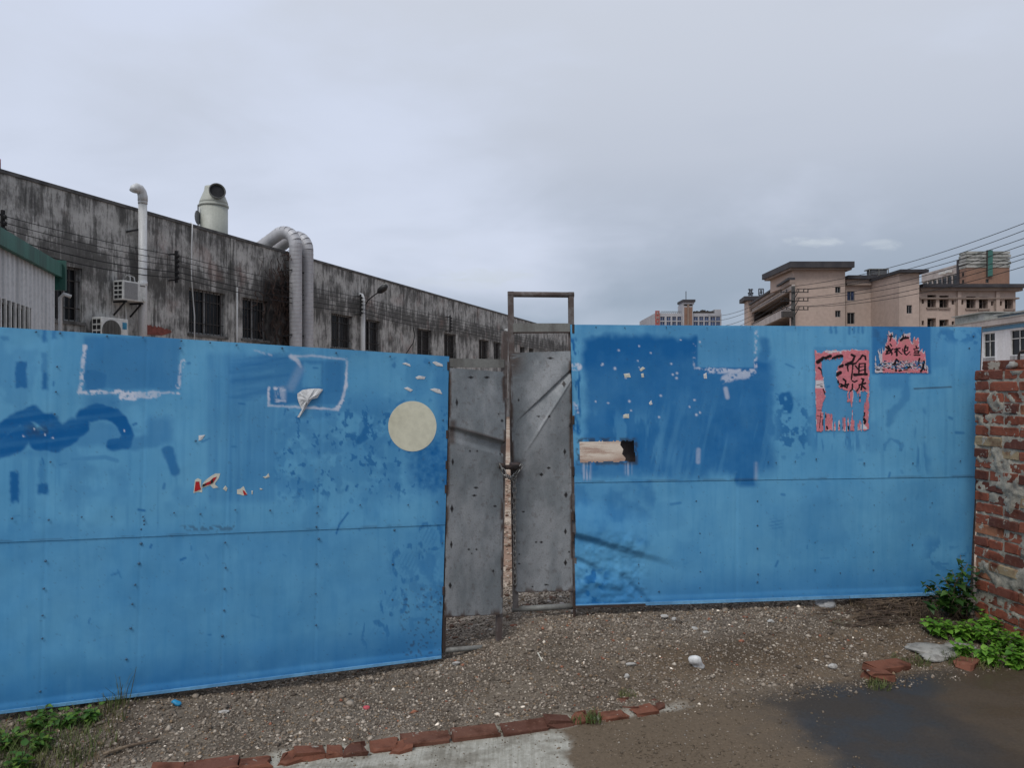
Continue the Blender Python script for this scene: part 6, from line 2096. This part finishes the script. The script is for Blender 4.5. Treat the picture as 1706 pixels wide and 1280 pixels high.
for k, h in enumerate(hs):
    deep = k < len(log)
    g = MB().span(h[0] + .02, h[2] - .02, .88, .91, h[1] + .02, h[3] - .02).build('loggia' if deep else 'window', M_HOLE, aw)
    if deep:
        MB().span(h[0] - .15, h[2] + .15, -.18, -.004, h[1] - .22, h[1] - .03).build('sill', M_PINKD, aw)
        MB().span(h[0] + .05, h[2] - .05, .30, .34, h[1] + .62, h[1] + .67).build('rail', M_BAR, g)
        MB().span(h[2] - .42, h[2] - .30, .5, .56, h[1] + .02, h[3] - .3).build('door_frame', M_PINKD, g)
for z0, z1, ov, m, nm in ((zt - .02, zt + .40, 1.0, M_SLAB, 'roof_slab'), (zt - .42, zt - .03, .55, M_PINKD, 'cornice'), (zt - 1.42, zt - 1.22, .30, M_PINKD, 'cornice')):
    MB().span(x0w - .1, x1w + ov, -ov, 10, z0, z1).build(nm, m, aw)
for u in (1597, 1661):
    x = bx(u, 95) - aw.location.x
    MB().span(x - .22, x + .22, -.22, -.004, 0, zt - .45).build('pilaster', M_PINKB, aw)
    MB().tube([(x - .36, -.15, 0), (x - .36, -.15, zt - 1.5)], .06, 6).build('drainpipe', M_PINKD, aw)
# roof tank on the first block
t = thing('roof_tank', 'grey tank in a frame on the beige block roof', 'tank', (bx(1464, 104), 104, bz(459.5, 104)))
MB().span(-1.0, 1.15, 0, 1.4, .15, .82).build('tank', simple('dark_grey_tank', (.10, .10, .105), .6), t)
MB().span(-1.35, 1.35, -.1, 1.5, .86, .98).span(-1.35, -1.25, -.1, 0, 0, .86).span(1.25, 1.35, -.1, 0, 0, .86).span(-.05, .05, -.1, 0, 0, .86).build('frame', M_DULL, t)
# letters standing on the corridor wing's end roof
M_SIGN = simple('dark_sign_letters', (.045, .05, .065), .6)
CH_STROKES = {
    'ji': [((.1, .86), (.9, .86)), ((.3, .98), (.3, .36)), ((.7, .98), (.7, .36)), ((.3, .70), (.7, .70)), ((.3, .54), (.7, .54)), ((.05, .36), (.95, .36)), ((.5, .36), (.5, .05)), ((.3, .2), (.7, .2)), ((.12, .05), (.88, .05)), ((.3, .36), (.1, .2)), ((.7, .36), (.9, .2))],
    'mei': [((.12, .95), (.12, .05)), ((.12, .95), (.88, .95)), ((.88, .95), (.88, .05)), ((.3, .75), (.7, .75)), ((.3, .55), (.7, .55)), ((.3, .35), (.7, .35)), ((.5, .75), (.5, .15)), ((.12, .05), (.88, .05))],
    'mi': [((.5, .98), (.5, .05)), ((.08, .52), (.92, .52)), ((.22, .92), (.36, .66)), ((.78, .92), (.64, .66)), ((.46, .5), (.1, .1)), ((.54, .5), (.9, .1))]}
for key, u, lab in (('ji', 1250.5, 'leftmost dark sign character standing on the end roof'), ('mei', 1268, 'middle dark sign character standing on the end roof'), ('mi', 1286.5, 'dark sign character half behind the sloping eave')):
    y = 129.0
    w = MB()
    hgt, wid = 11.8 * y / F, 10.4 * y / F
    for (a, b), (c, d) in CH_STROKES[key]:
        w.bar(((a - .5) * wid, 0, b * hgt), ((c - .5) * wid, 0, d * hgt), .11, .16)
    for a in (.3, .7):
        w.bar(((a - .5) * wid, .1, -.14), ((a - .5) * wid, .1, hgt * .5), .05, .05)
    o = w.build('sign_character', M_SIGN, None, False, (bx(u, y), y, 18.05))
    tag(o, lab, 'sign')

# brown tower block behind, with grimy banded crown and a green strip
M_BROWN = simple('brown_brick_tile', (.235, .135, .095), .85, 0, (.19, .115, .085), .3)
M_CROWN = simple('mouldy_band', (.36, .36, .34), .85, 0, (.17, .18, .165), .5, .4, .62)
tb = thing('tower_block', 'brown tower block with banded grey crown and green strip', 'building', (bx(1610, 160), 160, 0))
x0, x1 = front(tb, 1610, 1682, bz(446, 160), 160, [(1642, 465, 1647.5, 471.5)], M_BROWN, 'wall', 2.4)
tz0, tz1 = bz(446, 160), bz(417.5, 160)
for k in range(5):
    a, b = tz0 + (tz1 - tz0) * k / 5, tz0 + (tz1 - tz0) * (k + 1) / 5
    MB().span(x0 - .05 - .12 * (k % 2), x1 + .05 + .12 * (k % 2), -.10 - .12 * (k % 2), 2.5, a + .01, b - .16).build('crown_band', M_CROWN, tb)
MB().span(x0 + .3, x1 - .3, .3, 2.3, tz0, tz1 - .3).build('crown_core', M_BAR, tb)
gx0, gx1 = bx(1643.5, 160) - tb.location.x, bx(1651.5, 160) - tb.location.x
MB().span(gx0, gx1, -.5, -.24, bz(461, 160), tz1 + .02).build('green_strip', simple('teal_strip', (.045, .15, .125), .6, 0, (.03, .10, .09), .6), tb)
MB().span(gx0 - .18, gx0 - .01, -.5, -.24, bz(461, 160), tz1 + .02).build('strip_edge', M_BAR, tb)
for v in (456, 468):
    MB().span(x0 - .02, x0 - .005, .8, 1.5, bz(v + 3, 160), bz(v - 3, 160)).build('side_window', M_HOLE, tb)
for yy in (5.0, 7.5):
    MB().span(x0 - 1.0, x0 - .1, yy, yy + 1.2, bz(455, 166), bz(451, 166)).build('ac_box', M_WHITE, tb)
ts = thing('tower_wing', 'stepped grey wing with pale columns left of the brown tower', 'building', (bx(1596, 170), 170, 0))
lx = 97.3 - ts.location.x
for k, (y0, y1, z1) in enumerate(((-6.4, 7.8, 29.3), (7.82, 24, 25.6))):
    MB().span(lx, lx + 6, y0, y1, 0, z1 - 2.0).build('wing_wall', M_CROWN, ts)
    MB().span(lx - .25, lx + 6.2, y0 - .02, y1 - .02, z1 - 1.99, z1).build('roof_band', M_BAND if k == 0 else M_CROWN, ts)
    q_ = y0 + .5
    while q_ + 1.5 < y1:
        MB().span(lx - .06, lx - .004, q_, q_ + 1.25, z1 - 5.0, z1 - 2.3).build('window', M_DARKGLASS, ts)
        MB().span(lx - .22, lx - .004, q_ + 1.32, q_ + 1.62, z1 - 8, z1 - 2.05).build('column', M_BAND, ts)
        q_ += 1.95
MB().span(lx - .5, lx - .05, -7.4, -6.6, 20, 30.2).build('pipe_shaft', M_SLAB, ts)

# white two-storey building at the far right
M_WB = simple('white_wall_paint', (.74, .74, .76), .75, 0, (.62, .61, .61), .6, streak=True)
WX = 33.0
wbt = thing('white_building', 'white building with a blue stripe at the right edge behind the brick wall', 'building', (WX, 40, 0))
WV = lambda u: WX * F / (u - U0)
ho = []
for u0, u1 in ((1638.5, 1657.5), (1683.5, 1712), (1590, 1608), (1745, 1790)):
    ya, yb = WV(u1), WV(u0)
    z1, z0 = bz(556, WV(1646)) if u1 < 1700 else bz(553.5, WV(1690)), bz(590, WV(1646))
    ho.append((75 - yb, 3.95, 75 - ya, 5.62))
mb = MB()
facade(mb, (0, 35, 0), (0, -1, 0), 40.0, 6.45, ho, .18, (1, 0, 0))
mb.quad((0, -5, 0), (12, -5, 0), (12, -5, 6.45), (0, -5, 6.45)).quad((0, 35, 0), (0, 35, 6.45), (12, 35, 6.45), (12, 35, 0))
raw(mb, 'wall', M_WB, wbt)
MB().span(-.35, 12, -5.2, 35.2, 6.452, 6.53).build('roof', M_CEMENT, wbt)
MB().span(-.32, -.02, -5.15, 35.1, 6.08, 6.448).build('fascia', M_BAND, wbt)
MB().span(-.07, -.003, -5.1, 35, 5.74, 6.0).build('blue_stripe', simple('blue_stripe_paint', (.075, .21, .34), .6, 0, (.12, .26, .38), 1.0), wbt)
for (a, z0, b, z1) in ho:
    y1, y0 = 35 - a, 35 - b
    w = MB()
    bb = .05
    for q0, q1, c, d in ((y0, y0 + bb, z0, z1), (y1 - bb, y1, z0, z1), (y0 + bb, y1 - bb, z0, z0 + bb), (y0 + bb, y1 - bb, z1 - bb, z1), (y0 + bb, y1 - bb, z0 + 1.08, z0 + 1.13), ((y0 + y1) / 2 - .025, (y0 + y1) / 2 + .025, z0 + bb, z1 - bb)):
        w.span(.06, .11, q0, q1, c, d)
    f_ = w.build('window', M_WHITE, wbt)
    MB().span(.12, .14, y0 + .01, y1 - .01, z0 + .01, z1 - .01).build('pane', M_DARKGLASS, f_)
    MB().span(-.03, -.004, y0 - .02, y1 + .02, z0 - .62, z0 - .02).build('weathered_apron', simple('mouldy_apron', (.36, .35, .35), .85, 0, (.22, .22, .22), 3, streak=True), wbt)
# roof clutter and the neighbour's low roofs
rb = thing('rooftop_shed', 'low grimy grey shed on the white building roof', 'shed', (WX + 1.2, 54, 6.53))
MB().span(-.2, 3.2, 0, 3.6, 0, .72).build('walls', M_CROWN, rb)
MB().span(-.35, 3.4, -.15, 3.8, .722, .80).build('roof', M_CEMENT, rb)
rb = thing('rooftop_shed', 'blue and grey low roof beside the grimy rooftop shed', 'shed', (WX + 1.5, 46.5, 6.53))
MB().span(0, 4, 0, 6.8, 0, .40).build('walls', simple('blue_sheet_wall', (.10, .17, .25), .6, 0, (.24, .27, .30), 1.5), rb)
MB().span(-.2, 4.2, -.2, 7, .402, .52).build('roof', M_CROWN, rb)
# cream boundary wall seen over the brick wall
bwall = thing('boundary_wall', 'cream rendered wall behind the brick wall, below the white building', 'wall', (8.5, 9.2, 0))
MB().span(0, .24, 0, 6.2, 0, 1.86).build('wall_body', simple('cream_render', (.50, .45, .38), .9, 0, (.36, .32, .27), 2.5), bwall)
MB().span(-.05, .29, -.05, 6.25, 1.862, 1.93).build('coping', M_BAND, bwall)

# far office block on the horizon
M_OFF = simple('pale_office_wall', (.36, .36, .38), .85, 0, (.30, .30, .32), .1)
of = thing('office_block', 'distant office block with a clock-like tower and blue windows', 'building', (bx(1148, 250), 250, 0))
of['label'] = 'distant office block with a slim rooftop tower and blue windows'
wv = []
for u0, u1 in ((1100, 1107.5), (1110.5, 1117.5), (1120, 1126.5), (1128.5, 1135), (1155.5, 1163), (1165, 1172), (1174, 1181), (1183.5, 1192), (1193, 1200)):
    for v0, v1 in ((527.5, 534.5), (536, 543), (545, 552), (554, 561)):
        wv.append((u0, v0, u1, v1, M_BLUEGLASS))
front(of, 1091, 1202, bz(522, 250), 250, wv, M_OFF, 'wall', 30, reveal=.3, frame=M_OFF)
ox = of.location.x
q = lambda u: bx(u, 250) - ox
front(of, 1137, 1154.5, bz(507, 249), 249, [], M_OFF, 'tower', 7)
for u0, u1 in ((1138.8, 1143.6), (1147, 1152)):
    MB().span(q(u0), q(u1), -1.06, -1.01, 0, bz(512, 249)).build('dark_strip', M_BROWN, of)
    MB().span(q(u0), q(u1), -1.06, -1.01, bz(509.5, 249), bz(505, 249)).build('belfry_opening', M_HOLE, of)
MB().span(q(1143.8), q(1146.8), -1.3, -1.01, 0, bz(504, 249)).build('rib', simple('ochre_rib', (.26, .19, .15), .8), of)
MB().span(q(1135.5), q(1156.5), -1.8, 6.5, bz(503.5, 249), bz(499.5, 249)).build('tower_roof', M_SLAB, of)
MB().span(q(1137), q(1155), -1.4, 6, bz(507, 249) + .01, bz(503.5, 249) - .01).build('tower_head', M_OFF, of)
MB().tube([(q(1144), 1, bz(499.5, 249)), (q(1144), 1, bz(484, 249))], .12, 6).build('antenna', M_SLAB, of)
MB().span(q(1091.5), q(1098.5), -.5, -.01, bz(545, 250), bz(518, 250)).build('red_sign', simple('red_sign_board', (.36, .10, .085), .6), of)
for k, v in enumerate((522, 529, 536)):
    w = MB()
    for (a, b), (c, d) in CH_STROKES[('ji', 'mei', 'mi')[k]]:
        w.bar((q(1095) + (a - .5) * .85, -.6, bz(v + 2.5, 250) + b * .9), (q(1095) + (c - .5) * .85, -.6, bz(v + 2.5, 250) + d * .9), .10, .06)
    w.build('sign_character', M_BAND, of)
w = MB()
for u in np.arange(1102, 1136, 3.4):
    w.bar((q(u), 1, bz(522, 250)), (q(u), 1, bz(518.5, 250)), .12, .12)
    w.bar((q(u), .9, bz(522, 250) + .1), (q(u + 2.6), .9, bz(518.7, 250)), .14, .1)
w.bar((q(1102), 1, bz(518.5, 250)), (q(1136), 1, bz(518.5, 250)), .10, .10)
w.build('roof_sign_frame', M_DULL, of)
w = MB()
r = random.Random(4)
for u in np.arange(1157, 1190, 2.2):
    w.span(q(u), q(u + 1.7), .5, 3, bz(522, 250), bz(519 - r.random() * 3.4, 250))
w.build('roof_plant', M_GREEN if False else M_BAR, of)
MB().span(q(1191), q(1201.5), .3, 20, bz(522, 250) + .01, bz(515.5, 250)).build('penthouse', M_OFF, of)
MB().span(q(1202) + .01, q(1206), 3, 28, 0, bz(521, 250)).build('side_wing', M_PINKD, of)

# ------------------------------------------------------------------ utility pole and power lines on the right
py_, px_ = 62.0, bx(1321.5, 62)
pt = thing('utility_pole', 'dark concrete utility pole with three cross arms before the pink block', 'pole', (px_, py_, 0))
MB().tube([(0, 0, 0), (0, 0, bz(477, 62))], [.22, .15], 10).build('pole_shaft', simple('dark_pole', (.065, .062, .058), .9, 0, (.03, .03, .03), 3), pt, True)
armz = [bz(487.5, 62), bz(502, 62), bz(516.5, 62)]
for z in armz:
    MB().bar((-1.15, -.16, z), (1.2, -.16, z), .05, .06).bar((-.95, -.16, z - .40), (.0, -.16, z - .75), .05, .05).bar((.3, -.16, z - .05), (0, -.16, z - .6), .05, .05).build('cross_arm', M_BLACK, pt)
    MB().bar((.25, -.16, z + .28), (1.15, -.16, z + .28), .05, .05).bar((.25, -.16, z), (.25, -.16, z + .28), .05, .05).bar((1.15, -.16, z), (1.15, -.16, z + .28), .05, .05).build('arm_frame', M_BLACK, pt)
    for x in (-1.05, -.6, .4, .8, 1.15):
        MB().lathe((x, -.16, z + .04), [(0, .03), (.05, .05), (.1, .03), (.15, .05), (.2, .02)], 8).build('insulator', M_BLACK, pt)
MB().box((-.6, -.2, bz(524, 62)), (.8, .4, .5)).build('equipment_box', M_BAR, pt)
lines = [(0, -.1, 372, 'highest'), (0, .8, 384, 'second highest'), (0, 1.15, 397, 'third from top'), (1, .4, 408, 'fourth from top'), (1, 1.15, 423, 'third from bottom'), (2, .4, 431, 'second lowest'), (2, 1.15, 444, 'lowest')]
for k, (ai, ox_, vr, nm) in enumerate(lines):
    a = Vector((px_ + ox_, py_ - .16, armz[ai] + .24 + (.25 if k == 0 else 0)))
    # passes through the sight line at the right edge of the frame, then on to a pole outside it
    yb = 26.0 + k * .25
    ye = 40.6 + k * .2
    e = Vector((bx(1706, ye), ye, bz(vr, ye)))
    t_e = (a.y - ye) / (a.y - yb)
    b = Vector((a.x + (e.x - a.x) / t_e, yb, 0))
    sag = 1.5
    b.z = a.z + (e.z - a.z + 4 * sag * t_e * (1 - t_e)) / t_e
    pts = []
    for q_ in range(33):
        f = q_ / 32
        p = a.lerp(b, f)
        p.z -= 4 * sag * f * (1 - f)
        pts.append(p)
    tag(MB().tube(pts, .020, 5).build('power_line', M_BLACK), nm + ' of seven power lines rising to the right from the pole', 'power line', 'power lines on the right')
lines = [(0, -1.05, 500, 'highest'), (0, -.6, 509, 'second highest'), (1, -1.05, 519, 'middle one'), (1, -.6, 529, 'second lowest'), (2, -1.05, 538, 'lowest')]
for k, (ai, ox_, vl, nm) in enumerate(lines):
    a = Vector((px_ + ox_, py_ - .16, armz[ai] + .24))
    ye = 92.0
    b = Vector((bx(1180, ye), ye, bz(vl + 26, ye)))
    pts = []
    for q_ in range(17):
        f = q_ / 16
        p = a.lerp(b, f)
        p.z -= 4 * .7 * f * (1 - f)
        pts.append(p)
    tag(MB().tube(pts, .022, 5).build('power_line', M_BLACK), nm + ' of five power lines falling to the left of the pole', 'power line', 'power lines left of the pole')
